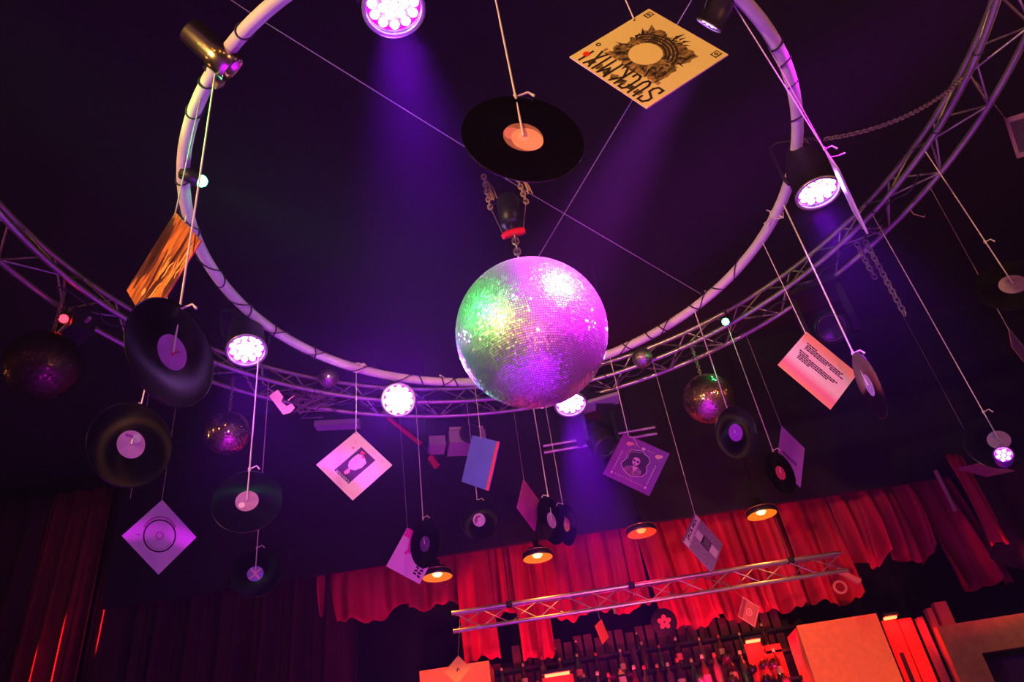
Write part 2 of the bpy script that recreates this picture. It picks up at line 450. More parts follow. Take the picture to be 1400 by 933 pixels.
# ================================================================== hub: motor, chains, mirror ball
BALL = Vector((0.095, 2.809, 3.640)); BR = 0.349
def mirror_ball(name, c, R, label, rows, tile_mat, jit=0.075, chain_top=None, cord=False):
    root = empty(name, c); tag(root, label, 'mirror ball', 'mirror balls')
    co = MB(); n = 48 if R > 0.2 else 28
    prof = [(R * 0.992 * math.sin(PI * i / (n // 2)), -R * 0.992 * math.cos(PI * i / (n // 2))) for i in range(n // 2 + 1)]
    prof[0] = (0.0005, prof[0][1]); prof[-1] = (0.0005, prof[-1][1])
    co.lathe(prof, n).build('core', core_m, root, True)
    tb = MB(); rng = np.random.default_rng(int(R * 1000))
    dth = PI / rows
    for i in range(rows):
        th = (i + 0.5) * dth
        m = max(3, int(round(2 * PI * math.sin(th) / dth)))
        for k in range(m):
            ph = 2 * PI * (k + 0.5 * (i % 2)) / m
            nrm = Vector((math.sin(th) * math.cos(ph), math.sin(th) * math.sin(ph), math.cos(th)))
            e1 = Vector((-math.sin(ph), math.cos(ph), 0)); e2 = nrm.cross(e1)
            h = R * dth * 0.43
            w = R * math.sin(th) * PI / m * 0.86
            j1, j2 = rng.normal(0, jit, 2)
            o = nrm * R
            base = len(tb.v)
            for sx, sy in ((-1, -1), (1, -1), (1, 1), (-1, 1)):
                tb.v.append(tuple(o + e1 * (sx * w) + e2 * (sy * h) + nrm * (sx * w * j1 + sy * h * j2)))
            for sx, sy in ((-1, -1), (1, -1), (1, 1), (-1, 1)):
                tb.v.append(tuple(o * 0.988 + e1 * (sx * w) + e2 * (sy * h)))
            tb.f.append((base, base + 1, base + 2, base + 3))
            if R > 0.2:
                for q in range(4):
                    tb.f.append((base + q, base + 4 + q, base + 4 + (q + 1) % 4, base + (q + 1) % 4))
    t = tb.build('mirror_tiles', tile_mat, root); t['kind'] = 'stuff'
    MB().lathe([(R * 0.12, R * 0.985), (R * 0.12, R * 1.02), (R * 0.03, R * 1.03), (R * 0.03, R * 1.09)], 16).build('top_cap', black_metal, root, True)
    if chain_top is not None:
        chain('x', [Vector((0, 0, R * 1.05)), Vector((chain_top.x - c.x, chain_top.y - c.y, chain_top.z - c.z))], '', parent=root, sc=1.5 if R > 0.2 else 1.0)
    return root
MOTOR = Vector((0.09, 2.80, 4.42))
mirror_ball('mirror_ball', BALL, BR, 'huge mirror ball hanging in the middle of the white ring, splashed green and magenta', 104, tile_m, chain_top=Vector((BALL.x, BALL.y, 4.30)))
b1 = at_r(311, 592, TRUSS_R + .1); mirror_ball('mirror_ball', b1, 0.155, 'small bronze mirror ball at left above the record with a mauve label and pale dot', 46, tile_old, chain_top=Vector((b1.x, b1.y, TRUSS_Z)))
b2 = at_r(968.5, 545, TRUSS_R); mirror_ball('mirror_ball', b2, 0.19, 'medium bronze mirror ball on the right below the truss, partly behind a record', 58, tile_old, chain_top=Vector((b2.x, b2.y, TRUSS_Z)))
b3 = at_r(449, 516, TRUSS_R - .1); mirror_ball('mirror_ball', b3, 0.08, 'tiny mirror ball against the truss left of the starry white lamp', 22, tile_m, jit=.08)
b4 = at_r(878, 489, TRUSS_R - .1); mirror_ball('mirror_ball', b4, 0.082, 'tiny mirror ball against the truss right of the huge mirror ball', 22, tile_m, jit=.08)
b5 = at_r(60, 500, TRUSS_R + .1); mirror_ball('mirror_ball', b5, 0.2, 'dim brown mirror ball in the dark at the far left', 48, tile_dim, chain_top=Vector((b5.x, b5.y, TRUSS_Z)))
for b in (b3, b4):
    # short pipe arm that holds each tiny ball off the truss
    a = math.atan2(b.y - RING_C.y, b.x - RING_C.x); q = Vector((RING_C.x + TRUSS_R * math.cos(a), RING_C.y + TRUSS_R * math.sin(a), TRUSS_Z))
    r_ = MB().tube([Vector((0, 0, 0)), b - q + Vector((0, 0, 0.05)) ], 0.012, 8).build('ball_bracket', black_metal, None, True)
    r_.location = q
    tag(r_, 'short black bracket arm holding the tiny mirror ball ' + ('left of the starry lamp' if b is b3 else 'right of the huge ball'), 'bracket')

mo = empty('ball_motor', MOTOR)
tag(mo, 'black mirror ball motor hung on two short chains above the huge ball, red spreader below', 'motor')
MB().lathe([(0.03, -0.10), (0.055, -0.09), (0.06, -0.02), (0.06, 0.07), (0.05, 0.09), (0.02, 0.10)], 20).build('motor_body', black_metal, mo, True)
MB().lathe([(0.012, -0.15), (0.012, -0.09)], 10).build('shaft', chrome, mo, True)
sp = MB().tube([(-0.055, 0.0, -0.175), (-0.04, 0, -0.165), (0.0, 0, -0.155), (0.04, 0, -0.155), (0.06, 0, -0.15)], [0.014, 0.02, 0.022, 0.022, 0.016], 10)
sp.build('spreader', mat('red_plastic', (0.8, 0.01, 0.04), 0.45), mo, True)
for sx in (-1, 1):
    MB().tube([(sx * 0.095, 0, 0.05), (sx * 0.05, 0, -0.16)], 0.003, 5).build('stay_cable', wire_m, mo, True)
    MB().tube([(sx * 0.095, 0, 0.05), (sx * 0.05, 0, 0.07)], 0.006, 6).build('lug', black_metal, mo, True)
    chain('x', [Vector((sx * 0.095, 0, 0.05)), Vector((sx * 0.085 - 0.02, -0.02, 0.27))], '', me=link_warm, parent=mo, sc=1.15)
    fr = MB()
    for q in range(7):
        x = sx * 0.095 + random.uniform(-.012, .012)
        fr.tube([(sx * 0.09, -0.01, 0.24), (x + 0.02, -0.02 + random.uniform(-.01, .01), 0.15), (x + 0.025 + random.uniform(-.01, .01), -0.02, 0.09 + random.uniform(-.02, .03))], 0.003, 4)
    o = fr.build('frayed_rope', mat('frayed_rope', (0.62, 0.4, 0.28), 0.95), mo, True); o['kind'] = 'stuff'

# wires stretched across the ring through the hub
def wire(name, pts, r, m, label, cat='wire'):
    p0 = Vector(pts[0]); o = MB().tube([Vector(p) - p0 for p in pts], r, 5).build(name, m, None, True); o.location = p0
    return tag(o, label, cat)
hubp = Vector((0.07, 2.78, 4.68))
wire('stay_wire', [at_z(313, -2, 4.75), at_z(352, 24, 4.72), at_z(655, 213, 4.70)], 0.0025, wire_m, 'thin steel wire from the upper left of the ring to the hub')
wire('stay_wire', [at_z(681, 238, 4.66), at_z(720, 262, 4.60), at_z(958, 402, RING_Z + .02)], 0.0025, wire_m, 'thin steel wire from the hub down to the right far side of the ring')
wire('stay_wire', [at_z(948, -4, 4.62), at_z(858, 148, 4.55), at_z(720, 378, 4.40)], 0.0025, wire_m, 'thin steel wire crossing behind the yellow square sleeve and the huge ball')

# ================================================================== lamps on the ring
lens_m = mat('led_plate', (0.1, 0.05, 0.2), 0.4, emit=(0.30, 0.0, 1.0), strength=7.0)
led_m = mat('led_violet', (0.9, 0.8, 1.0), 0.3, emit=(0.62, 0.22, 1.0), strength=70)
led_white = mat('led_white_violet', (0.9, 0.85, 1.0), 0.3, emit=(0.7, 0.4, 1.0), strength=200)
can_prof = [(0.035, -0.30), (0.06, -0.285), (0.075, -0.25), (0.098, -0.16), (0.102, 0.0), (0.106, 0.0), (0.106, 0.012), (0.094, 0.012), (0.094, -0.03)]
can_me = MB().lathe(can_prof, 28).mesh('can', black_metal, True)
rim_me = MB().lathe([(0.094, 0.006), (0.108, 0.006), (0.108, 0.016), (0.094, 0.016), (0.094, 0.006)], 28, capends=False).mesh('rim', alu, True)
plate_me = MB().lathe([(0.0005, -0.012), (0.094, -0.012), (0.094, -0.016), (0.0005, -0.016)], 28).mesh('lens_plate', lens_m, True)
led_prof = [(0.0165, 0.0), (0.0145, 0.006), (0.008, 0.010), (0.0005, 0.011)]
led_me = MB().lathe(led_prof, 12).mesh('led', led_m, True)
led_me_w = MB().lathe(led_prof, 12).mesh('led', led_white, True)
yk = MB()
yk.tube([(0.112, 0, -0.07), (0.125, 0, -0.12), (0.125, 0, -0.33), (0.09, 0, -0.36), (-0.09, 0, -0.36), (-0.125, 0, -0.33), (-0.125, 0, -0.12), (-0.112, 0, -0.07)], 0.009, 6)
yoke_me = yk.mesh('yoke', black_metal, True)
def par(px, py, z, axis, label, power, spot=42, white=False, color=VIOLET, blend=0.7, sc=1.0):
    p = at_z(px, py, z)
    R = frame_from_axis(axis)
    root = empty('par_can', p, R); root.scale = (sc, sc, sc); tag(root, label, 'stage lamp', 'violet LED lamps on the ring')
    link('can', can_me, root); link('rim', rim_me, root); pl = link('lens_plate', plate_me, root)
    spots = [(0, 0)] + [(0.036 * math.cos(k * PI / 3), 0.036 * math.sin(k * PI / 3)) for k in range(6)] + [(0.072 * math.cos((k + .5) * PI / 5.5), 0.072 * math.sin((k + .5) * PI / 5.5)) for k in range(11)]
    for x, y in spots:
        link('led', led_me_w if white else led_me, pl, Matrix.Translation((x, y, -0.010)))
    link('yoke', yoke_me, root)
    a = math.atan2(p.y - RING_C.y, p.x - RING_C.x)
    q = Vector((RING_C.x + RING_R * math.cos(a), RING_C.y + RING_R * math.sin(a), RING_Z))
    loc = R.transposed() @ (q - p) / sc
    MB().tube([Vector((0, 0, -0.36)), loc * 0.5 + Vector((0, 0, -0.2)), loc], 0.012, 6).build('clamp', black_metal, root, True)
    ax = Vector(axis).normalized()
    lamp('beam', 'SPOT', (0, 0, 0.03), color, power, size=None, blend=blend, radius=0.07, parent=root, spot=spot).rotation_euler = (PI, 0, 0)
    return root
par(538, 10, 4.08, (0.05, 0.05, -1), 'violet LED can at the top above the record with a peach label', 5000, 26)
par(1118, 262, 4.05, (-0.02, 0.0, -1), 'violet LED can on the right beside the edge-on sleeve', 900, 50)
par(337, 478, 4.10, (0.22, -0.30, -1), 'violet LED can on the left just right of the orange sleeve and big record', 500, 44)
par(545, 547, 4.10, (0.05, -0.95, -0.55), 'dazzling white-violet LED can facing the viewer above the portrait sleeve', 500, 70, white=True)
par(780, 552, 4.05, (0.0, -0.30, -1), 'violet LED can below the lower right of the huge mirror ball', 3600, 30)
par(970, 33, 4.27, BALL - at_z(970, 33, 4.27), 'violet LED can seen edge-on at the top right, aimed at the mirror ball', 2200, 28, color=MAGENTA, sc=0.52)

# chrome can on the upper left of the ring
pc = at_z(304, 82, 4.28)
axis_c = (at_z(320, 100, 4.27) - at_z(268, 52, 4.37)).normalized()
cr = empty('chrome_can', pc, frame_from_axis(axis_c))
tag(cr, 'shiny brass-toned chrome lamp can clamped to the upper left of the ring', 'stage lamp')
MB().lathe([(0.045, -0.16), (0.052, -0.155), (0.054, -0.04), (0.058, -0.035), (0.058, 0.05), (0.05, 0.052), (0.048, 0.0)], 28).build('can', chrome, cr, True)
MB().lathe([(0.0005, 0.004), (0.046, 0.004)], 20).build('lens', mat('dark_glass', (0.02, 0.02, 0.03), 0.08), cr, True)
MB().tube([(0.058, 0, 0), (0.08, 0, 0.02), (0.10, 0.0, -0.02), (0.08, 0, -0.05)], 0.008, 6).build('bracket', black_metal, cr, True)
MB().box((0.11, 0.02, 0.0), (0.03, 0.05, 0.06)).build('clamp', mat('warm_brass', (0.7, 0.5, 0.3), 0.35, 0.8), cr)

# green and red marker lights
def little_light(name, p, axis, color, label, strength, aim=None, power=0):
    R = frame_from_axis(axis); root = empty(name, p, R); tag(root, label, 'light')
    MB().lathe([(0.02, -0.09), (0.03, -0.085), (0.032, 0), (0.024, 0.0), (0.024, -0.006)], 14).build('housing', black_metal, root, True)
    MB().lathe([(0.0005, 0.030), (0.014, 0.026), (0.024, 0.014), (0.027, -0.003)], 14, capends=False).build('lens', mat('lens_' + name, color, 0.3, emit=color, strength=strength), root, True)
    MB().tube([(0, 0, -0.085), (0, 0.03, -0.12), (0.0, 0.09, -0.13)], 0.008, 6).build('bracket', black_metal, root, True)
    if power:
        o = lamp('glow', 'SPOT', (0, 0, 0.02), color, power, parent=root, spot=30, radius=0.03); o.rotation_euler = (PI, 0, 0)
    return root
pg = at_z(274, 247, 4.25); little_light('green_light', pg, (BALL - pg), GREEN, 'small bright green light on the left side of the ring', 90, power=110)
pg2 = at_z(992, 440, 4.85); little_light('green_light', pg2, (CAM - pg2) * .6 + Vector((-1.5, 0, -1)), GREEN, 'small bright green light on the right of the truss above a mirror ball', 90, power=4)
pr = at_z(87, 436, 4.72); little_light('red_light', pr, (CAM - pr), (1.0, 0.01, 0.02), 'small red indicator light on the dark fixture at the far left', 14)

# ================================================================== hanging records and sleeves
def string_up(root, R, c, local, top_z, r, m, knot=0.0, name='string', side=1, top=None):
    """string from a local point of the item straight up to height top_z, with an optional knotted tail"""
    inv = R.transposed()
    w = c + R @ Vector(local)
    t = Vector((w.x, w.y, top_z)) if top is None else Vector(top)
    if top is None and top_z < 5:
        rd = (t.xy - RING_C); rads = (RING_R,) if top_z < RING_Z + .1 else (TRUSS_R, TRUSS_R + .235)
        best = min(rads, key=lambda q: abs(q - rd.length))
        if abs(best - rd.length) < .2:
            rd = rd.normalized() * best; t.x, t.y = RING_C.x + rd.x, RING_C.y + rd.y
    tl = inv @ (t - c)
    MB().tube([Vector(local), Vector(local).lerp(tl, 0.5) + Vector((0.0015, 0, 0)), tl], r, 6).build(name, m, root, True)
    if knot:
        k = w + Vector((0, 0, knot)); kl = inv @ (k - c)
        mb = MB()
        ico = [Vector((0, 0, 1)), Vector((1, 0, 0)), Vector((0, 1, 0)), Vector((-1, 0, 0)), Vector((0, -1, 0)), Vector((0, 0, -1))]
        mb.tube([kl + inv @ Vector((0, 0, -.012)), kl, kl + inv @ Vector((0, 0, .012))], [r * 1.3, r * 2.4, r * 1.2], 6)
        e1 = kl + inv @ Vector((side * 0.035, 0, 0.012)); e2 = kl + inv @ Vector((side * 0.05, 0, -0.008))
        mb.tube([kl, e1, e2], [r, r, r * 1.4], 5)
        mb.build('knot', m, root, True)
def R_from_n(n):
    n = Vector(n).normalized(); y = Vector((0, 0, 1)) - n * n.z; y.normalize(); x = y.cross(n)
    return Matrix((x, y, n)).transposed()
disc_cache = {}
def record(key, label, lab_color, top_z, knot=0.2, r=0.0022, lab_r=0.164, extra=None, m=cord_m, rough=None, side=1, from_center=True):
    c, n, D = RECORDS[key]; c = Vector(c); R = R_from_n(n); a = D / 2
    root = empty('vinyl_record', c, R); tag(root, label, 'record', 'hanging vinyl records')
    MB().lathe([(0.0035, -0.001), (a * 0.33, -0.001), (a * 0.345, -0.0006), (a * 0.97, -0.0006), (a, -0.0013), (a + .0006, 0), (a, 0.0013), (a * 0.97, 0.0006), (a * 0.345, 0.0006), (a * 0.33, 0.001), (0.0035, 0.001)], 72, capends=False).build('disc', vinyl, root, True)
    lr = D * lab_r
    lo = MB().annulus((0, 0), 0.0035, lr, -0.0018, 0.0018, n=36).build('label', mat('label_' + key, lab_color, 0.7, noise=(25, 0.25)), root)
    ink = mat('label_ink_' + key, tuple(x * 0.35 for x in lab_color), 0.7)
    if extra: extra(lo, lr)
    elif lr > 0.03:
        mb = MB()
        for q, (y, w) in enumerate(((0.55, 0.5), (0.38, 0.7), (-0.45, 0.6), (-0.6, 0.35))):
            mb.box((0, y * lr, 0.0020), (w * lr, 0.05 * lr, 0.0004))
        mb.build('print', ink, lo)
    string_up(root, R, c, (0, 0, 0.0045), top_z, r, m, knot, side=side)
    return root
def lab_R1(lo, lr):
    mb = MB()
    for k in range(9):
        a = 0.6 + k * 0.12
        mb.box((lr * .45 * math.cos(a), lr * .45 * math.sin(a) - .004 * k, 0.0020), (lr * .25, lr * .06, 0.0004), Matrix.Rotation(a, 3, 'Z'))
    mb.build('print', mat('crimson_ink', (0.6, 0.02, 0.12), 0.7), lo)
def lab_R2(lo, lr):
    MB().annulus((lr * .25, lr * .5), 0, lr * .33, 0.0019, 0.0022, n=14).build('print', mat('white_ink', (0.9, 0.95, 0.9), 0.7), lo)
    MB().box((-lr * .3, lr * .55, 0.0021), (lr * .55, lr * .22, 0.0004)).build('print', mat('plum_ink', (0.4, 0.08, 0.3), 0.7), lo)
def lab_R3(lo, lr):
    MB().annulus((-lr * .42, -lr * .38), 0, lr * .28, 0.0019, 0.0022, n=14).build('print', mat('pale_ink', (0.95, 0.85, 0.9), 0.7), lo)
def lab_R4(lo, lr):
    m = mat('peach_ink', (0.95, 0.6, 0.45), 0.7)
    for a in (0.8, 2.25):
        MB().box((0, 0, 0.0021), (lr * 1.8, lr * .22, 0.0004), Matrix.Rotation(a, 3, 'Z')).build('print', m, lo)
def lab_R5(lo, lr):
    mb = MB()
    for k in range(7):
        a = 1.6 + k * .35; mb.box((lr * .55 * math.cos(a), lr * .55 * math.sin(a), 0.0021), (lr * .5, lr * .28, 0.0004), Matrix.Rotation(a * 2, 3, 'Z'))
    mb.build('print', mat('plum_ink', (0.4, 0.08, 0.3), 0.7), lo)
def lab_R13(lo, lr):
    MB().annulus((lr * .18, -lr * .16), 0.004, lr * .80, 0.0019, 0.0022, n=32).build('print', mat('peach_label', (0.95, 0.60, 0.26), 0.75, noise=(30, .1)), lo)
    MB().annulus((-lr * .52, lr * .22), 0, lr * .44, 0.0017, 0.00205, n=24).build('print', mat('rose_label', (0.8, 0.32, 0.25), 0.75), lo)
    MB().annulus((0, 0), 0.004, lr * .3, 0.0022, 0.0025, n=24).build('print', mat('pale_peach', (0.95, 0.70, 0.36), 0.75), lo)
record('R1', 'large record with a mauve label tilted in front of the orange sleeve at left', (0.45, 0.16, 0.55), RING_Z, 0.155, 0.0034, extra=lab_R1)
record('R2', 'record with a bright pink label at the far left below the big tilted record', (0.88, 0.55, 0.72), RING_Z, 0.165, 0.003, side=-1, extra=lab_R2)
record('R3', 'record with a mauve label and pale dot below the small bronze mirror ball', (0.55, 0.3, 0.55), RING_Z, 0.165, 0.0036, extra=lab_R3)
record('R4', 'record with a small blue label crossed by a peach X, lowest on the left', (0.30, 0.36, 0.80), TRUSS_Z, 0.17, 0.003, extra=lab_R4)
record('R5', 'record with a small pale mottled label straight below the blue sleeve', (0.85, 0.65, 0.85), TRUSS_Z, 0.16, 0.003, extra=lab_R5)
record('R6', 'record with a small glossy purple label in front of the cut-off pink sleeve', (0.16, 0.05, 0.24), TRUSS_Z, 0.2, 0.0034)
record('R7', 'narrow turned record with a lilac label right of the plain magenta sleeve', (0.85, 0.55, 0.85), TRUSS_Z, 0.2, 0.0042, side=-1)
record('R8', 'narrow turned record with a rusty orange label right of the lilac one', (0.75, 0.22, 0.12), TRUSS_Z, 0.17, 0.0025, side=-1)
record('R9', 'record with a violet label in front of the medium bronze mirror ball', (0.42, 0.10, 0.60), RING_Z, 0.14, 0.0034)
record('R10', 'record seen nearly edge-on with a lilac label beside the printed inner sleeve', (0.5, 0.36, 0.85), RING_Z, 0.17, 0.004)
record('R11', 'record with a plain mauve label above an added violet glow at the right edge', (0.62, 0.30, 0.55), TRUSS_Z, 0.17, 0.003)
record('R12', 'record with a wide grey-pink label at the right edge, upper one', (0.42, 0.30, 0.32), TRUSS_Z, 0.30, 0.0034, lab_r=0.185)
record('R13', 'record with a peach and rose label at the top centre above the motor', (0.45, 0.22, 0.12), RING_Z, 0.16, 0.0030, extra=lab_R13)
record('R14', 'record with a crimson label in front of the violet sleeve on the right', (0.75, 0.04, 0.14), TRUSS_Z, 0.17, 0.0032)

def lettering(parent, txt, m, pos, height, ang, width=None, name='lettering', z=0.0024, flipx=False, bold=0.0):
    """flat printed words: centred on pos in the sleeve's plane, letters' height given, stretched to width"""
    cu = bpy.data.curves.new('t', 'FONT'); cu.body = txt; cu.align_x = 'CENTER'; cu.align_y = 'CENTER'
    cu.size = 1; cu.offset = bold; cu.resolution_u = 2
    to = bpy.data.objects.new('t', cu); me = bpy.data.meshes.new_from_object(to)
    xs = [v.co.x for v in me.vertices]; ys = [v.co.y for v in me.vertices]
    w = max(xs) - min(xs); h = max(ys) - min(ys); cx = (max(xs) + min(xs)) / 2; cy = (max(ys) + min(ys)) / 2
    sy = height / h; sx = (width / w) if width else sy
    for v in me.vertices: v.co = Vector(((v.co.x - cx) * sx, (v.co.y - cy) * sy, 0))
    me.materials.clear(); me.materials.append(m)
    bpy.data.objects.remove(to); bpy.data.curves.remove(cu)
    return link(name, me, parent, Matrix.Translation((pos[0], pos[1], z)) @ Matrix.Rotation(ang, 4, 'Z'))

def sleeve(key, label, m, top_z, r=0.0018, knot=0.0, string_m=cord_m, group='hanging record sleeves', thick=0.004, up=True):
    c, rows, s, a = SLEEVES[key]; c = Vector(c); R = Matrix(rows)
    root = empty('record_sleeve', c, R); tag(root, label, 'record sleeve', group)
    b = MB(); n = 6; h = s / 2
    b.box((0, 0, 0), (s, s, thick))
    card = b.build('card', m, root)
    if up: string_up(root, R, c, ((a - .5) * s, .47 * s, 0.0035), top_z, r, string_m, knot)
    MB().annulus(((a - .5) * s, .47 * s), 0.0, 0.0035, thick / 2, thick / 2 + 0.0006, n=10).build('punched_hole', black, root)
    return root, s
def flat(parent, m, shapes, z=0.0023, name='print', t=0.0005):
    """print: rects (x, y, w, h, angle) in sleeve units"""
    mb = MB()
    for x, y, w, h, ang in shapes: mb.box((x, y, z), (w, h, t), Matrix.Rotation(ang, 3, 'Z'))
    return mb.build(name, m, parent)
ink = mat('black_ink', (0.02, 0.012, 0.012), 0.7)

# 1  orange streaked sleeve at the left
o, s = sleeve('wood', 'orange and dark brown streaked sleeve on the left, above the big tilted record',
              mat('streaked_print', (0.88, 0.24, 0.06), 0.6, noise=(13, 1, (2.6, 0.55, 1), (0.10, 0.015, 0.02))), RING_Z, 0.0024, string_m=rope_m)
rng = random.Random(3)
def strokes(parent, m, n, xr, yr, wr, lr_, z, bend, name='streak_print'):
    mb = MB()
    for _ in range(n):
        x, y, w, l, k = rng.uniform(*xr), rng.uniform(*yr), rng.uniform(*wr), rng.uniform(*lr_), rng.uniform(-bend, bend)
        up, dn = [], []
        for i in range(9):
            t = i / 8; ww = w * math.sin(PI * (t * .9 + .05)) ** .7; xx = x + k * math.sin(2.2 * t) + .012 * math.sin(9 * t + x * 40); yy = y - l * t
            up.append((xx + ww / 2, yy)); dn.append((xx - ww / 2, yy))
        pts = [(max(-.495, min(.495, u)) * s, max(-.495, min(.495, v)) * s) for u, v in dn + up[::-1]]
        mb.poly(pts, z, z + .0003)
    mb.build(name, m, parent)['kind'] = 'stuff'
strokes(o, mat('brown_print', (0.10, 0.015, 0.02), 0.6), 16, (-.46, .42), (-.0, .5), (.03, .10), (.3, .7), .0021, .12)
strokes(o, mat('amber_print', (0.95, 0.42, 0.14), 0.6), 12, (-.05, .45), (-.1, .45), (.015, .05), (.15, .45), .0025, .10)
strokes(o, mat('dark_corner', (0.07, 0.012, 0.02), 0.6), 7, (-.5, -.3), (.2, .5), (.08, .16), (.4, .7), .0029, .05)
MB().annulus((-.05 * s, -.33 * s), 0, .045 * s, .0032, .0035, n=14).build('amber_spot', _M['amber_print'], o)

# 2  yellow square sleeve with black lettering, top right
o, s = sleeve('suck', 'pale yellow square sleeve with black lettering and a round centre hole, top right', mat('cream_card', (0.95, 0.80, 0.42), 0.6, noise=(5, 0.08)), RING_Z + .02, 0.0022)
art = mat('ragged_art', (0.42, 0.26, 0.11), 0.7, noise=(38, 1, (1, 2.2, 1), (0.012, 0.006, 0.004)))
mb = MB(); rng = random.Random(5)
edge = []
for k in range(44):
    t = k / 44 * 4; q = int(t); f = t - q
    x, y = ((-.5 + f, -.5), (.5, -.5 + f), (.5 - f, .5), (-.5, .5 - f))[q]
    j = 1 + rng.uniform(-.13, .10)
    edge.append(((0.05 + x * 0.56 * j) * s, (-0.01 + y * 0.60 * j) * s))
mb.poly(edge, 0.0021, 0.0024).build('artwork', art, o)
mb = MB()
for k in range(64):
    a = rng.uniform(0, 2 * PI); rr = rng.uniform(.17, .30); l = rng.uniform(.03, .12)
    x, y = .05 + rr * math.cos(a), -.01 + rr * math.sin(a); t = a + rng.uniform(-.9, .9)
    p = [(x, y), (x + l * math.cos(t), y + l * math.sin(t)), (x + l * .4 * math.cos(t + .8), y + l * .4 * math.sin(t + .8))]
    if (p[1][0] - p[0][0]) * (p[2][1] - p[0][1]) - (p[1][1] - p[0][1]) * (p[2][0] - p[0][0]) < 0: p.reverse()
    mb.poly([(u * s, v * s) for u, v in p], 0.0024, 0.0027)
mb.build('shards', ink, o)['kind'] = 'stuff'
mb = MB()
for k in range(30):
    a = rng.uniform(0, 2 * PI); rr = rng.uniform(.16, .26)
    mb.box(((.05 + rr * math.cos(a)) * s, (-.01 + rr * math.sin(a)) * s, 0.0026), (rng.uniform(.03, .09) * s, .005 * s, .0005), Matrix.Rotation(a + rng.uniform(-1, 1), 3, 'Z'))
mb.build('scratches', mat('cream_print', (0.80, 0.58, 0.28), 0.7), o)
MB().annulus((.0 * s, .03 * s), 0, .155 * s, 0.0027, 0.0030, n=40).build('centre_disc', mat('cream_disc', (0.92, 0.76, 0.38), 0.6), o)
for k in range(4):
    MB().annulus((.0 * s, .03 * s), (.17 + .035 * k) * s, (.188 + .035 * k) * s, 0.0027, 0.0031, -1.25, 0.85 + .1 * k, 26).build('arc_print', ink, o)
GLYPH = {'S': [[(.95, .78), (.95, 1), (.35, 1), (.08, .8), (.08, .62), (.9, .40), (.9, .18), (.65, 0), (.05, 0), (.05, .22)]],
         'U': [[(.1, 1), (.1, .2), (.35, 0), (.65, 0), (.9, .2), (.9, 1)]], 'C': [[(.9, .78), (.9, 1), (.35, 1), (.1, .8), (.1, .2), (.35, 0), (.9, 0), (.9, .22)]],
         'K': [[(.1, 1), (.1, 0)], [(.9, 1), (.15, .5), (.9, 0)]], 'M': [[(.05, 0), (.05, 1), (.5, .5), (.95, 1), (.95, 0)]], 'I': [[(.5, 0), (.5, 1)]],
         'X': [[(.08, 0), (.92, 1)], [(.08, 1), (.92, 0)]], '!': [[(.5, .26), (.5, 1)]]}
def stroke_letter(ch, y0, w, x0, h, t):
    mb = MB()
    for k, line in enumerate(GLYPH[ch]):
        pts = [Vector((x0 - b_ * h, y0 + a_ * w, 0)) for a_, b_ in line]
        for p, q in zip(pts, pts[1:]):
            d_ = q - p; m_ = (p + q) / 2
            mb.box((m_.x, m_.y, .0026 + .00008 * k), (d_.length + t * .9, t, .0005), Matrix.Rotation(math.atan2(d_.y, d_.x), 3, 'Z'))
    return mb.build('letter_print', ink, o)
y = -.445
for ch, w in (('S', .13), ('U', .122), ('C', .118), ('K', .115), (' ', .025), ('M', .14), ('I', .06), ('X', .115), ('!', .06)):
    if ch != ' ': stroke_letter(ch, y * s, w * .70 * s, -.245 * s, .225 * s, .021 * s)
    y += w
flat(o, art, [(-.41 * s, (-.3 + .1 * k) * s, .06 * s, .07 * s, .2 * k) for k in range(7)], z=0.0022, name='ink_smudge')
flat(o, mat('tan_print', (0.45, 0.26, 0.12), 0.7), [(-.205 * s, (-.34 + .052 * k) * s, .045 * s, .030 * s, 0) for k in range(14)], name='small_print')
MB().annulus((-.20 * s, .44 * s), .014 * s, .024 * s, 0.0024, 0.0028, n=16).build('print', ink, o)
MB().annulus((-.37 * s, .415 * s), 0, .034 * s, 0.0031, 0.0034, n=14).build('red_spot', mat('red_spot', (0.9, 0.03, 0.02), 0.6), o)
for x, y in ((.43, .43), (.43, -.42)):
    flat(o, ink, [(x * s, y * s, .085 * s, .068 * s, 0)], z=0.0023)
    flat(o, mat('cream_disc', (0.92, 0.76, 0.38), 0.6), [(x * s, y * s, .062 * s, .046 * s, 0)], z=0.0026)
    MB().annulus((x * s, y * s), .006 * s, .018 * s, 0.0028, 0.0031, n=14).build('print', ink, o)

# 3  white sleeve with a black ring, lower left
o, s = sleeve('circle', 'whitish square sleeve with a thin black circle, lowest left of the hanging sleeves', mat('grey_card', (0.72, 0.58, 0.72), 0.7, noise=(3, 0.25)), TRUSS_Z, string_m=rope_m)
MB().annulus((.0, .02 * s), .285 * s, .315 * s, 0.0021, 0.0026, n=48).build('circle_print', ink, o)
MB().annulus((.03 * s, .05 * s), .30 * s, .335 * s, 0.0020, 0.0024, -0.4, 2.0, 30).build('circle_shade', mat('plum_ink', (0.4, 0.08, 0.3), 0.7), o)
MB().annulus((.0, .02 * s), .055 * s, .078 * s, 0.0021, 0.0026, n=24).build('centre_print', mat('plum_ink', (0.4, 0.08, 0.3), 0.7), o)
MB().annulus((.0, .02 * s), .245 * s, .252 * s, 0.0021, 0.0024, 2.6, 5.0, 24).build('circle_shade', ink, o)
flat(o, ink, [(-.27 * s, .31 * s, .07 * s, .012 * s, -.75)])

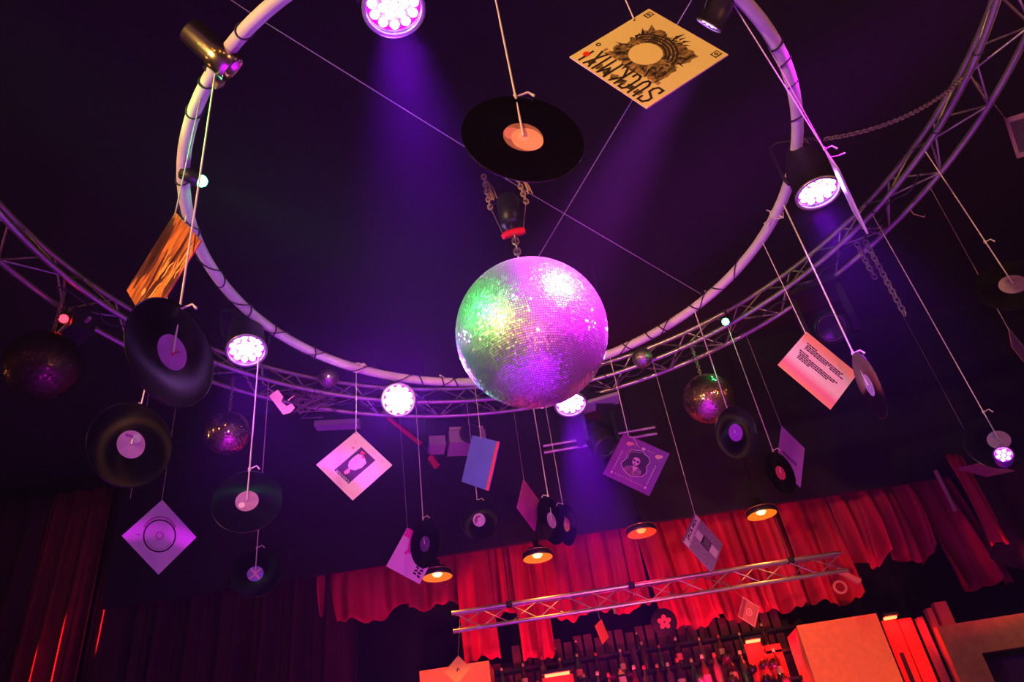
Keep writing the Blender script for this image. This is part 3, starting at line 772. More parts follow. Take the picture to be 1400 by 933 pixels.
# 4  white sleeve with a framed picture
o, s = sleeve('portrait', 'white square sleeve with a dark upright picture of a figure in a white blouse', mat('white_card', (0.92, 0.72, 0.82), 0.65), RING_Z, 0.002)
pinkish = mat('faint_pink_ink', (0.92, 0.45, 0.62), 0.7); plum = mat('dark_plum_print', (0.06, 0.02, 0.09), 0.6)
flat(o, plum, [(0.0, -.01 * s, .68 * s, .39 * s, 0)], z=0.0022)
def blob(parent, pts, m, z0, z1, name): return MB().poly([(x * s, y * s) for x, y in pts], z0, z1).build(name, m, parent)
cl = mat('blouse_print', (0.82, 0.62, 0.85), 0.7, noise=(22, 0.3))
blob(o, [(-.13 + .0, .0), (-.07, -.09), (.06, -.14), (.18, -.13), (.22, -.05), (.25, .04), (.20, .12), (.08, .13), (-.03, .12), (-.10, .07)], cl, 0.0024, 0.0028, 'figure_print')
blob(o, [(-.14 + .052 * math.cos(t), .0 + .045 * math.sin(t)) if False else (-.19 + .062 * math.cos(t), .0 + .048 * math.sin(t)) for t in [2 * PI * i / 16 for i in range(16)]], mat('rose_skin_print', (0.9, 0.30, 0.38), 0.7), 0.0026, 0.0030, 'face_print')
blob(o, [(-.22, .03), (-.20, .065), (-.14, .07), (-.10, .05), (-.13, .035), (-.18, .03)], plum, 0.0030, 0.0032, 'hair_print')
for x, y, r_ in ((.27, .09, .03), (.24, .05, .022), (.22, .0, .026), (.29, .05, .018)):
    MB().annulus((x * s, y * s), 0, r_ * s, 0.0030, 0.0032, n=10).build('flower_print', mat('rose_print', (0.85, 0.05, 0.2), 0.7), o)
lettering(o, 'COLOUR', mat('white_ink', (0.9, 0.95, 0.9), 0.7), (-.315 * s, -.01 * s), .05 * s, PI / 2, .34 * s, z=0.0031)
lettering(o, 'HOT CHOCOLATE', pinkish, (-.425 * s, -.02 * s), .075 * s, PI / 2, .86 * s)
lettering(o, 'NO. ON', pinkish, (.42 * s, -.16 * s), .06 * s, -PI / 2, .36 * s)
MB().annulus((.22 * s, .28 * s), 0, .02 * s, 0.0022, 0.0026, n=10).build('flower_print', mat('rose_print', (0.85, 0.05, 0.2), 0.7), o)
flat(o, pinkish, [(.33 * s, .33 * s, .02 * s, .10 * s, 0)])

# 5  plain blue sleeve with a red edge
o, s = sleeve('blue', 'plain blue sleeve with a red edge hanging left of the huge mirror ball', mat('blue_card', (0.12, 0.14, 0.98), 0.6, noise=(8, 0.15)), RING_Z, 0.002)
flat(o, mat('red_edge', (0.95, 0.04, 0.08), 0.6), [(.455 * s, 0, .09 * s, s * .998, 0)], name='red_edge')

# 6  plain magenta sleeve
o, s = sleeve('magenta', 'plain magenta sleeve hanging left of the record with a lilac label', mat('magenta_card', (0.80, 0.10, 0.38), 0.6, noise=(6, 0.2)), TRUSS_Z, string_m=rope_m)
flat(o, mat('pale_crease', (0.88, 0.25, 0.5), 0.6), [(.05 * s, -.12 * s, .02 * s, .3 * s, .3)], name='crease')

# 7  purple sleeve with a portrait in a shield
o, s = sleeve('purple', 'glossy purple sleeve with a man in sunglasses framed in a pale shield outline', mat('purple_card', (0.30, 0.04, 0.36), 0.22, noise=(5, 0.3)), RING_Z, 0.0024)
palep = mat('pale_pink_print', (0.9, 0.55, 0.72), 0.6); rosep = mat('rose_orn_print', (0.9, 0.3, 0.42), 0.6)
sh = [(.0, .335), (-.10, .29), (-.22, .26), (-.265, .13), (-.24, .02), (-.30, -.14), (-.20, -.24), (-.08, -.30), (.02, -.315), (.10, -.27), (.22, -.22), (.28, -.10), (.22, .04), (.25, .16), (.18, .26), (.08, .28)]
sh = [(x * .92, y * .92) for x, y in sh]
blob(o, list(reversed(sh)), mat('shield_dark', (0.05, 0.015, 0.08), 0.4), 0.0021, 0.0024, 'shield_ground')
MB().tube([Vector((x * s, y * s, 0.0026)) for x, y in sh], 0.0022, 5, loop=True).build('shield_outline', palep, o)
MB().tube([Vector((x * .86 * s, y * .86 * s, 0.0025)) for x, y in sh[:5]], 0.0012, 5).build('shield_outline', palep, o)
def ell(cx, cy, rx, ry, n=18, a=0): return [(cx + rx * math.cos(t) * math.cos(a) - ry * math.sin(t) * math.sin(a), cy + rx * math.cos(t) * math.sin(a) + ry * math.sin(t) * math.cos(a)) for t in [2 * PI * i / n for i in range(n)]]
blob(o, ell(-.02, .05, .075, .105), palep, 0.0027, 0.0030, 'face_print')
blob(o, [(-.10, .10), (-.07, .12), (.0, .13), (.045, .09), (.065, .03), (.09, .06), (.08, .15), (.02, .20), (-.07, .19), (-.11, .15)][::-1] if False else [(.09, .06), (.08, .15), (.02, .20), (-.07, .19), (-.11, .15), (-.10, .11), (-.05, .125), (.01, .125), (.05, .08), (.065, .03)], plum, 0.0030, 0.0033, 'hair_print')
blob(o, ell(-.06, .045, .028, .022), plum, 0.0031, 0.0034, 'sunglasses_print'); blob(o, ell(.015, .045, .030, .024), plum, 0.0031, 0.0034, 'sunglasses_print')
blob(o, ell(-.03, -.025, .028, .010), plum, 0.0031, 0.0034, 'mouth_print')
blob(o, [(-.20, -.20), (-.10, -.265), (.05, -.27), (.18, -.18), (.15, -.10), (.06, -.06), (-.04, -.07), (-.14, -.11)], mat('jacket_print', (0.5, 0.22, 0.4), 0.6, noise=(30, .6)), 0.0025, 0.0028, 'jacket_print')
blob(o, [(-.05, -.08), (.02, -.20), (.06, -.06)], palep, 0.0029, 0.0031, 'collar_print')
for x, y in ((-.30, .33), (.33, .33)):
    blob(o, ell(x, y, .062, .048, 12, .4), rosep, 0.0022, 0.0026, 'ornament'); blob(o, ell(x + .05, y + .03, .035, .03, 10), rosep, 0.0022, 0.0027, 'ornament')
blob(o, ell(.0, .355, .04, .03, 12), palep, 0.0022, 0.0027, 'ornament')
for x in (-.36, .36):
    flat(o, palep, [(x * s, (.12 - .052 * k) * s, .018 * s, .026 * s, .5) for k in range(9)], name='dotted_border')
    blob(o, ell(x, -.38, .022, .03, 10), palep, 0.0022, 0.0027, 'ornament')
flat(o, rosep, [((-.28 + .056 * k) * s, -.375 * s, .026 * s, .018 * s, .5) for k in range(11)], name='dotted_border')
flat(o, rosep, [((-.2 + .05 * k) * s, .36 * s, .022 * s, .014 * s, .4) for k in range(9) if abs(-.2 + .05 * k) > .06], name='dotted_border')
MB().tube([(-.38 * s, .47 * s, .004), (-.28 * s, .47 * s, .012), (-.20 * s, .42 * s, .012), (-.14 * s, .37 * s, .003)], 0.002, 5).build('string_loop', cord_m, o, True)

# 8  grey sleeve with a black title on a white band
o, s = sleeve('jack', 'tilted grey sleeve with a white title band and pale squares, right, before the red drapes', mat('mottled_grey_card', (0.42, 0.30, 0.36), 0.7, noise=(60, 0.35)), TRUSS_Z, string_m=cord_m)
wh = mat('pale_band', (0.85, 0.66, 0.74), 0.7)
flat(o, wh, [(0, .375 * s, s * .998, .17 * s, 0)], z=0.0021)
flat(o, mat('dark_edge', (0.2, 0.1, 0.2), 0.7), [(0, .48 * s, s * .998, .04 * s, 0)], z=0.0022)
lettering(o, 'JACK MIX', ink, (.02 * s, .395 * s), .12 * s, 0, .72 * s, bold=0.04)
flat(o, mat('dull_ink', (0.35, 0.2, 0.28), 0.7), [((-.34 + .068 * k) * s, .31 * s, .045 * s, .022 * s, 0) for k in range(11)], z=0.0026, name='small_print')
flat(o, wh, [(.055 * s, .165 * s, .22 * s, .20 * s, 0), (.062 * s, -.34 * s, .24 * s, .23 * s, 0)], z=0.0022)
flat(o, ink, [(.054 * s, -.072 * s, .30 * s, .27 * s, 0)], z=0.0024)
flat(o, mat('mottled_dark', (0.25, 0.16, 0.22), 0.7, noise=(70, .6)), [(.054 * s, -.076 * s, .26 * s, .225 * s, 0)], z=0.0027)
flat(o, ink, [(.07 * s, .03 * s, .2 * s, .03 * s, 0), (.02 * s, .0, .03 * s, .06 * s, 0)], z=0.0029)

# 9  printed inner sleeve, right
o, s = sleeve('lined', 'peach inner sleeve printed with two blocks of small black lines, right', None or mat('peach_card', (0.90, 0.36, 0.26), 0.65, noise=(4, 0.12)), RING_Z, 0.0026)
g = _M['peach_card']; nt = g.node_tree; bs = nt.nodes['Principled BSDF']
tc = nt.nodes.new('ShaderNodeTexCoord'); sx_ = nt.nodes.new('ShaderNodeSeparateXYZ'); rp = nt.nodes.new('ShaderNodeValToRGB')
mp = nt.nodes.new('ShaderNodeMapRange'); mp.inputs['From Min'].default_value = -s / 2; mp.inputs['From Max'].default_value = s / 2
nt.links.new(tc.outputs['Object'], sx_.inputs[0]); nt.links.new(sx_.outputs['X'], mp.inputs['Value']); nt.links.new(mp.outputs[0], rp.inputs['Fac'])
cr_ = rp.color_ramp; cr_.elements[0].color = (0.90, 0.28, 0.18, 1); cr_.elements[1].color = (0.92, 0.34, 0.18, 1)
for p_, c_ in ((0.16, (0.90, 0.18, 0.34, 1)), (0.34, (0.92, 0.62, 0.72, 1)), (0.72, (0.92, 0.60, 0.66, 1)), (0.86, (0.92, 0.40, 0.25, 1))):
    e = cr_.elements.new(p_); e.color = c_
nt.links.new(rp.outputs['Color'], bs.inputs['Base Color'])
rng = random.Random(11); shapes = []
for x, y0, l in ((.30, .38, .16), (.255, .36, .70), (.215, .36, .66), (.175, .36, .42), (.175, -.12, .26), (.07, .40, .16), (.025, .38, .70), (-.015, .36, .64), (-.055, .36, .56), (-.095, .36, .2)):
    y = y0
    while y > y0 - l:
        w = rng.uniform(.02, .06)
        shapes.append((x * s, (y - w / 2) * s, .027 * s, w * s, 0)); y -= w + .006
flat(o, mat('plum_black_ink', (0.03, 0.004, 0.03), 0.7), shapes, name='small_print')
flat(o, mat('rose_line', (0.85, 0.35, 0.5), 0.7), [(x * s, -.05 * s, .004 * s, .8 * s, 0) for x in (.0, .05, .1, .14, -.07, -.11)], z=0.0022, name='ruled_line')

# 10  violet sleeve
o, s = sleeve('violet', 'violet sleeve with a faint dark line of print behind the record with a crimson label', mat('violet_card', (0.62, 0.22, 0.88), 0.65, noise=(5, 0.2)), TRUSS_Z, string_m=rope_m)
flat(o, mat('dark_violet_ink', (0.10, 0.03, 0.22), 0.7), [(-.08 * s, (.34 - .07 * k) * s, .07 * s, .05 * s, 0) for k in range(9)], name='small_print')

# 11  white and magenta sleeve partly behind a record
o, s = sleeve('cut', 'white sleeve with magenta and black print, half hidden behind a record', mat('pink_white_card', (0.90, 0.58, 0.74), 0.65), TRUSS_Z, string_m=rope_m)
mg = mat('magenta_print', (0.90, 0.02, 0.40), 0.6)
flat(o, mg, [(.40 * s, .36 * s, .20 * s, .27 * s, 0), (.18 * s, .24 * s, .30 * s, .05 * s, .35), (.02 * s, .20 * s, .16 * s, .07 * s, -.5), (.22 * s, .10 * s, .28 * s, .05 * s, -.2), (.06 * s, .12 * s, .1 * s, .12 * s, .6)])
flat(o, ink, [((-.36 + .075 * k) * s, (-.37 + .02 * (k % 2)) * s, .05 * s, .10 * s, .25 * (k % 3 - 1)) for k in range(5)] + [((-.34 + .075 * k) * s, (-.24) * s, .045 * s, .09 * s, .3 * ((k + 1) % 3 - 1)) for k in range(4)], name='bold_print')

# 12-14  small sleeves near the bar
BT_Y, BT_Z = 7.55, 3.69
o, s = sleeve('rust', 'small rust-red square sleeve with a round emblem below the straight truss', mat('rust_card', (0.62, 0.16, 0.10), 0.65, noise=(20, 0.25)), BT_Z, string_m=rope_m, up=False)
flat(o, mat('dark_rust', (0.25, 0.05, 0.06), 0.7), [(-.0 * s, .34 * s, .9 * s, .18 * s, 0)])
MB().annulus((0, -.03 * s), .12 * s, .17 * s, 0.0022, 0.0026, n=20).build('emblem', mat('pale_rust', (0.85, 0.45, 0.35), 0.7), o)
flat(o, mat('pale_rust', (0.85, 0.45, 0.35), 0.7), [(0, -.03 * s, .14 * s, .03 * s, .5), (0, -.03 * s, .14 * s, .03 * s, -.7), (.46 * s, 0, .03 * s, .96 * s, 0), (-.46 * s, 0, .03 * s, .96 * s, 0), (0, -.46 * s, .96 * s, .03 * s, 0)], z=0.0024, name='border')
c, rows, s_, a = SLEEVES['rust']; c = Vector(c); R = Matrix(rows); w = c + R @ Vector(((a - .5) * s_, .47 * s_, .0035))
string_up(o, R, c, ((a - .5) * s_, .47 * s_, .0035), 0, 0.0018, rope_m, top=(w.x - .05, BT_Y, BT_Z))
o, s = sleeve('gold', 'small golden-yellow square sleeve with a black scribble before the left pale column', mat('gold_card', (1.0, 0.72, 0.08), 0.55, noise=(6, 0.12)), BT_Z, string_m=rope_m, up=False)
flat(o, ink, [(.0, .03 * s, .20 * s, .04 * s, .6), (.02 * s, -.02 * s, .16 * s, .04 * s, -.5), (-.05 * s, .0, .14 * s, .035 * s, 1.2), (.06 * s, .04 * s, .1 * s, .03 * s, .1), (.05 * s, -.06 * s, .1 * s, .03 * s, -.9)], name='scribble')
c, rows, s_, a = SLEEVES['gold']; c = Vector(c); R = Matrix(rows); w = c + R @ Vector(((a - .5) * s_, .47 * s_, .0035))
string_up(o, R, c, ((a - .5) * s_, .47 * s_, .0035), 0, 0.0014, rope_m, top=(w.x, BT_Y, BT_Z + .02))

# 15-18  dim sleeves
o, s = sleeve('edge', 'dark sleeve with golden edges cut by the right edge of the photo', mat('dark_card', (0.05, 0.03, 0.03), 0.6), TRUSS_Z, string_m=rope_m)
flat(o, mat('golden_edge', (0.85, 0.45, 0.12), 0.5), [(-.485 * s, 0, .03 * s, s, 0), (0, -.485 * s, s, .03 * s, 0)], name='gold_border')
flat(o, mat('mauve_edge', (0.7, 0.3, 0.7), 0.5), [(.485 * s, 0, .03 * s, s, 0)], name='gold_border')
o, s = sleeve('frame', 'dark sleeve with a dim brown border at the upper right edge', mat('dark_card', (0.05, 0.03, 0.03), 0.6), TRUSS_Z + .2, string_m=rope_m)
flat(o, mat('brown_border', (0.35, 0.2, 0.14), 0.7), [(-.44 * s, 0, .12 * s, s, 0), (0, .44 * s, s, .12 * s, 0), (0, -.44 * s, s, .12 * s, 0)], name='border')
o, s = sleeve('dim', 'dim brown sleeve lying flat in the air above the dark swag at right', mat('brown_card', (0.40, 0.20, 0.16), 0.8, noise=(30, .4)), 5.6, string_m=rope_m)

# edge-on sleeve by the right lamp
c, n, D = RECORDS['slv']; c = Vector(c); n = Vector(n)
axis = Vector((at_r(1187, 325, 1.478) - at_r(1127, 200, 1.478))); axis -= n * axis.dot(n); axis.normalize()
ex = axis.cross(n); R = Matrix((ex, axis, n)).transposed() @ Matrix.Rotation(PI / 4, 3, 'Z')
root = empty('record_sleeve', c, R); tag(root, 'violet-lit sleeve seen edge-on beside the right violet lamp', 'record sleeve', 'hanging record sleeves')
MB().box((0, 0, 0), (D / 1.414, D / 1.414, 0.008)).build('card', mat('lilac_card', (0.70, 0.50, 0.85), 0.3), root)
loc = Vector((-D / 2.828 * .94, -D / 2.828 * .94, 0)); loc = R.transposed() @ (-axis * D * .47)
string_up(root, R, c, loc, 0, 0.003, cord_m, 0.03, top=at_z(1003, 6, RING_Z))
MB().tube([loc, loc + R.transposed() @ (at_z(1050, 64, RING_Z) - (c - axis * D * .47))], 0.002, 5).build('string', rope_m, root, True)
MB().tube([loc + R.transposed() @ Vector((0, 0, -.02)), loc + R.transposed() @ Vector((.05, .02, .0)), loc + R.transposed() @ Vector((.09, .03, .02))], [.002, .002, .004], 5).build('knot', cord_m, root, True)

# bare strings whose lower ends hang free
for i, (p0, p1, R_, lab) in enumerate(((at_r(210, 500, 2.7), (178, 682), 2.7, 'bare string hanging behind the record with a bright pink label'),
                                       )):
    if not lab: continue
    q = at_r(*p1, R_); top = Vector((q.x, q.y, TRUSS_Z))
    wire('loose_string', [q, top], 0.0022, rope_m, lab, 'string')
def wrap(name, p, lab, m=cord_m):
    root = empty(name, p); tag(root, lab, 'string')
    mb = MB(); rng = random.Random(p.x)
    for k in range(3):
        mb.tube([Vector((0, 0, 0)), Vector((rng.uniform(-.05, .05), rng.uniform(-.03, .03), rng.uniform(-.03, .05))), Vector((rng.uniform(-.09, .09), rng.uniform(-.03, .03), rng.uniform(-.06, .03)))], [.004, .003, .004], 5)
    mb.build('tail', m, root, True)
    MB().tube([Vector((.034 * math.cos(t), .0, .034 * math.sin(t))) for t in [2 * PI * i / 12 for i in range(12)]], .004, 5, loop=True).build('loop', m, root, True)
wrap('knotted_string', at_z(488, 503, RING_Z), 'white string knotted round the ring above the portrait sleeve')
wrap('knotted_string', at_z(1062, 293, RING_Z), 'white string knotted round the right side of the ring above the printed inner sleeve')
wrap('knotted_string', at_z(1094, 200, RING_Z), 'dull string knotted round the ring beside the right violet lamp', rope_m)
wrap('knotted_string', at_r(1203, 316, TRUSS_R + .2), 'dull string knotted on the truss right of the edge-on sleeve', rope_m)
lp_ = at_r(1246, 290, 2.9)
o = MB().tube([Vector((0, 0, .06)), Vector((.005, 0, -.02)), Vector((.06, .0, -.06)), Vector((.085, 0, -.02)), Vector((.06, 0, .05)), Vector((.03, 0, .075))], .0035, 5).build('wire_loop', mat('warm_cable', (.6, .35, .25), .6), None, True)
o.location = lp_; tag(o, 'loop of thin cable hanging below the truss on the right', 'cable')

# ================================================================== fixtures in the half dark
def moving_head(p, yaw, tilt, label, sc=1.0):
    root = empty('moving_head', p, Matrix.Rotation(yaw, 3, 'Z')); tag(root, label, 'stage lamp', 'dark moving heads')
    MB().box((0, 0, 0.0), (.26 * sc, .24 * sc, .10 * sc)).build('base', black_metal, root)
    for sx in (-1, 1):
        MB().box((sx * .13 * sc, 0, -.18 * sc), (.035 * sc, .11 * sc, .28 * sc)).build('yoke_arm', black_metal, root)
    R = Matrix.Rotation(tilt, 3, 'X')
    hd = MB().lathe([(.04 * sc, -.15 * sc), (.08 * sc, -.14 * sc), (.095 * sc, -.05 * sc), (.095 * sc, .06 * sc), (.085 * sc, .13 * sc), (.07 * sc, .15 * sc), (.066 * sc, .13 * sc)], 22, (0, 0, -.26 * sc), R)
    hd.build('head', mat('gloss_black', (.02, .018, .02), .25), root, True)
    MB().lathe([(.0005, .138 * sc), (.066 * sc, .134 * sc)], 20, (0, 0, -.26 * sc), R, capends=False).build('lens', mat('dark_glass', (0.02, 0.02, 0.03), 0.08), root, True)
    MB().lathe([(.085 * sc, .125 * sc), (.09 * sc, .135 * sc), (.083 * sc, .14 * sc)], 22, (0, 0, -.26 * sc), R, capends=False).build('lens_ring', black_metal, root, True)
    return root
moving_head(at_y(808, 556, 5.6), 0.5, 2.6, 'dark moving head lamp under the truss right of the lamp below the huge ball', 1.15)
moving_head(at_r(1112, 398, 2.9), -0.4, 2.2, 'dark moving head lamp with a glinting lens above the printed inner sleeve', 1.25)
o = MB().box((0, 0, 0), (.36, .16, .03), Matrix.Rotation(-.15, 3, 'Y')).build('side_panel', mat('violet_grey', (.35, .3, .45), .5), None); o.location = at_y(818, 552, 5.5)
o.name = 'reflector_flag'; tag(o, 'small flat grey flag lit violet beside the lamp below the huge ball', 'panel')
o = MB().box((0, 0, 0), (.40, .10, .05), Matrix.Rotation(.12, 3, 'Y')).build('light_bar', mat('violet_grey', (.35, .3, .45), .5), None); o.location = at_y(462, 581, 5.7)
tag(o, 'flat grey light bar glowing blue above the portrait sleeve', 'light bar')
# box projector under the truss
pj = empty('projector', at_y(637, 606, 5.9), Matrix.Rotation(.25, 3, 'Z')); tag(pj, 'grey box projector with a round dark lens left of the blue sleeve', 'projector')
MB().box((0, 0, 0), (.32, .26, .12)).build('body', mat('grey_plastic', (.42, .36, .42), .5), pj)
MB().box((0, 0, .085), (.30, .24, .03)).build('lid', mat('pale_plastic', (.6, .5, .58), .5), pj)
MB().lathe([(.05, 0), (.09, .0), (.09, .05), (.07, .055), (.065, .03)], 24, (.02, -.13, .02), frame_from_axis((0, -1, -.25))).build('lens_barrel', black_metal, pj, True)
MB().lathe([(.0005, .04), (.065, .035)], 18, (.02, -.13, .02), frame_from_axis((0, -1, -.25)), capends=False).build('lens', mat('dark_glass', (0.02, 0.02, 0.03), 0.08), pj, True)
MB().box((-.26, 0, -.01), (.14, .18, .09)).build('vent_box', mat('grey_plastic', (.42, .36, .42), .5), pj)
MB().tube([(0, 0, .1), (0, 0, .42)], .012, 6).build('drop_pipe', black_metal, pj, True)
# twin pipe bar behind the shield sleeve
tb_ = at_y(744, 619, 6.1); te = at_y(898, 593, 6.1)
pb = empty('pipe_bar', tb_); tag(pb, 'horizontal twin-pipe lighting bar behind the purple shield sleeve', 'pipe')
for dz in (0, .065):
    MB().tube([Vector((0, 0, dz)), te - tb_ + Vector((0, 0, dz))], .016, 8).build('pipe', alu, pb, True)
for f in (.15, .8):
    q = (te - tb_) * f; MB().tube([q, q + Vector((0, 0, 2.1))], .006, 5).build('hanger', black_metal, pb, True)
# red pole
r0 = at_y(531, 572, 5.9); r1 = at_y(576, 608, 5.9); r2 = at_y(597, 638, 5.9)
rpole = empty('red_pole', r0); tag(rpole, 'slanting red pole with a blunt tip right of the starry lamp', 'pole')
rm = mat('red_paint', (.75, .02, .06), .45)
MB().tube([Vector((0, 0, 0)), r1 - r0], .022, 8).build('shaft', rm, rpole, True)
MB().tube([r1 - r0, r2 - r0], .012, 8).build('neck', black_metal, rpole, True)
MB().tube([Vector((0, 0, 0)), Vector((0, -.5, .42))], .008, 6).build('hanger', black_metal, rpole, True)
MB().tube([(r1 - r0).lerp(r2 - r0, .6), r2 - r0], .030, 8).build('tip', rm, rpole, True)
# C-shaped hook clamp
hc = at_r(385, 549, TRUSS_R + .1); R = frame_from_axis(CAM - hc, (0, 0, 1))
cl = empty('hook_clamp', hc, R @ Matrix.Rotation(-.9, 3, 'Z')); tag(cl, 'pale pink lit C-shaped hook clamp under the left of the truss', 'clamp')
MB().poly([(-.09, -.05), (.09, -.05), (.11, .0), (.10, .05), (.06, .05), (.05, .01), (.0, -.005), (-.02, .03), (-.09, .03)], -.02, .02).build('jaw', alu, cl)
MB().tube([(-.09, -.01, 0), (-.20, -.03, 0), (-.30, .04, 0)], .008, 6).build('rod', alu, cl, True)
MB().tube([(.02, .04, 0), (.02, .10, 0)], .009, 8).build('bolt', chrome, cl, True)
# tangle of cables beside it
cb_ = at_r(425, 545, TRUSS_R + .12); tg = MB(); rng = random.Random(21)
for k in range(12):
    p = [Vector((rng.uniform(-.2, .2), rng.uniform(-.1, .1), rng.uniform(-.14, .10))) for _ in range(5)]
    tg.tube(p, .006, 5)
o = tg.build('cable_tangle', mat('dull_cable', (.25, .2, .25), .5), None, True); o.location = cb_
tag(o, 'tangle of dull cables on the truss left of the starry lamp', 'cables', kind='stuff')
# twin bar strobe at far left
lb = at_r(100, 452, TRUSS_R + .2); la = at_r(76, 441, TRUSS_R + .2)
st = empty('strobe_light', lb, Matrix.Rotation(-.6, 3, 'Z')); tag(st, 'dark box light with two pale rails at the far left of the truss', 'stage lamp')
MB().box((0, 0, 0), (.30, .14, .14)).build('housing', black_metal, st)
MB().tube([(-.17, -.09, -.08), (.17, -.09, -.08)], .010, 8).build('rail', alu, st, True)
MB().tube([(-.02, .02, .02), (.22, .0, -.03)], .012, 8).build('rail', mat('dim_rail', (.3, .22, .26), .5), st, True)
# small glowing can added for the violet glow on the right-hand record
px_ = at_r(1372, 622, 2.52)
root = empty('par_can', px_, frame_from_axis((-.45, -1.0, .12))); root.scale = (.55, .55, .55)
tag(root, 'small LED can added for the violet glow just below the plain mauve label at the right edge', 'stage lamp', 'violet LED lamps on the ring')
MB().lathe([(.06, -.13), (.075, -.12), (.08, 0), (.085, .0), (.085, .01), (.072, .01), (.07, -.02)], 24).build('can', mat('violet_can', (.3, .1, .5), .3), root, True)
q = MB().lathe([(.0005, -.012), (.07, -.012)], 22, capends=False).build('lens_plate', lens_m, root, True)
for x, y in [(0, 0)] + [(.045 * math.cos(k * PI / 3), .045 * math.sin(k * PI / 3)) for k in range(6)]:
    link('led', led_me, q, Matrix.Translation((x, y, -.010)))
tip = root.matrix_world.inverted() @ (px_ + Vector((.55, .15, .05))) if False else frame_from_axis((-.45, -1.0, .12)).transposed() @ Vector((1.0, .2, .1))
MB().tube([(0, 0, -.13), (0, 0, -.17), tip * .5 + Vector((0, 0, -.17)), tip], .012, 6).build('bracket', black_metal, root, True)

# ================================================================== back of the room: amber lamps, straight truss, drapes
amber_in = mat('amber_shade_inside', (0.5, 0.12, 0.01), 0.5, emit=(1.0, 0.22, 0.004), strength=0.8)
red_in = mat('red_shade_inside', (0.5, 0.06, 0.01), 0.5, emit=(1.0, 0.06, 0.003), strength=0.75)
bulb_m = mat('amber_bulb', (1, .8, .5), .4, emit=(1.0, 0.62, 0.16), strength=4.5)
bulb_r = mat('red_bulb', (1, .4, .2), .4, emit=(1.0, 0.22, 0.02), strength=2.0)
for i, (px, py, w, lab, red) in enumerate(((598, 787, 37, 'amber dome pendant lamp beside the half hidden pink sleeve', 0), (735, 761, 40, 'amber dome pendant lamp right of centre, above the straight truss', 0),
                                     (877, 727, 38, 'dimmer red-orange dome pendant lamp left of the white title band sleeve', 1), (1041, 702, 42, 'amber dome pendant lamp furthest right, above the red drapes', 0))):
    p = at_y(px, py, 7.4); rr = .15
    root = empty('pendant_lamp', p); tag(root, lab, 'pendant lamp', 'dome pendant lamps in a row')
    MB().lathe([(rr, -.02), (rr * 1.03, -.015), (rr * 1.02, .02), (rr * .85, .05), (rr * .5, .085), (.03, .10), (.03, .16), (.0005, .165)], 32, capends=False).build('shade', mat('black_gloss_shade', (.03, .022, .02), .25), root, True)
    MB().lathe([(rr * .99, -.021), (rr * .8, -.004), (rr * .4, .012), (.0005, .016)], 32, capends=False).build('reflector', red_in if red else amber_in, root, True)
    MB().lathe([(.0005, -.018), (.035, -.008), (.05, .012)], 20, capends=False).build('bulb', bulb_r if red else bulb_m, root, True)
    MB().lathe([(rr * 1.0, .030), (rr * 1.045, .030), (rr * 1.045, .038), (rr * 1.0, .038)], 32, capends=False).build('trim_ring', mat('brass_trim', (.8, .5, .15), .3, .9), root, True)
    MB().tube([(0, 0, .16), (0, 0, 6.7 - p.z)], .008, 6).build('drop_rod', black_metal, root, True)
    lamp('glow', 'SPOT', (0, 0, -.03), RED if red else (1.0, 0.3, 0.04), 8 if red else 16, parent=root, spot=150, blend=.5, radius=.06)

T0 = at_y(620, 846, BT_Y); T1 = at_y(1147, 749, BT_Y)
tz = (T0.z + T1.z) / 2; x0, x1 = T0.x, T1.x
strt = empty('straight_truss', (x0, BT_Y, tz)); tag(strt, 'straight red-lit aluminium truss across the drapes above the bar', 'truss')
L_ = x1 - x0; DZ = -.175
tops_ = ((0, 0), (0, DZ), (.16, .03))
for y, z in tops_:
    MB().tube([(0, y, z), (L_, y, z)], .021, 8).build('chord', alu, strt, True)
nb = 14; st_ = L_ / nb
bc = {}
for k in range(nb):
    for q, (a, b) in enumerate((((0, 0), (0, DZ)), ((.16, .03), (0, DZ)), ((0, 0), (.16, .03)))):
        d0, d1 = (a, b) if (k + q) % 2 == 0 else (b, a)
        key = (q, (k + q) % 2)
        if key not in bc: bc[key] = MB().tube([(0, d0[0], d0[1]), (st_, d1[0], d1[1])], .0062, 6).mesh('brace', alu, True)
        link('brace', bc[key], strt, Matrix.Translation((k * st_, 0, 0)))
for y, z in ((0, 0), (0, DZ)):
    MB().tube([(.0, y, z), (-.012, y, z)], .024, 8).build('end_collar', alu, strt, True)
for f in (.145, .46, .87):
    MB().box((L_ * f, .0, -.0), (.06, .07, .05)).build('strap', tie_m, strt)
    MB().tube([(L_ * f, .05, 0), (L_ * f, .05, 6.7 - tz)], .006, 5).build('hanger', black_metal, strt, True)
MB().tube([(L_ * .405, 0, DZ), (L_ * .405, 0, DZ - .07)], .014, 8).build('spigot', alu, strt, True)
# little red sleeve seen edge-on below the spigot
p = at_y(823, 864, BT_Y); e = empty('record_sleeve', p, frame_from_axis((.9, -.5, 0)) @ Matrix.Rotation(.0, 3, 'Z'))
tag(e, 'small bright red-orange sleeve turned nearly edge-on below the straight truss', 'record sleeve', 'hanging record sleeves')
MB().box((0, 0, 0), (.18, .18, .006), Matrix.Rotation(.5, 3, 'Z')).build('card', mat('flame_card', (.95, .16, .05), .6), e)
MB().tube([(0, .12, 0), (0, .30, 0)], .002, 5).build('string', rope_m, e, True)

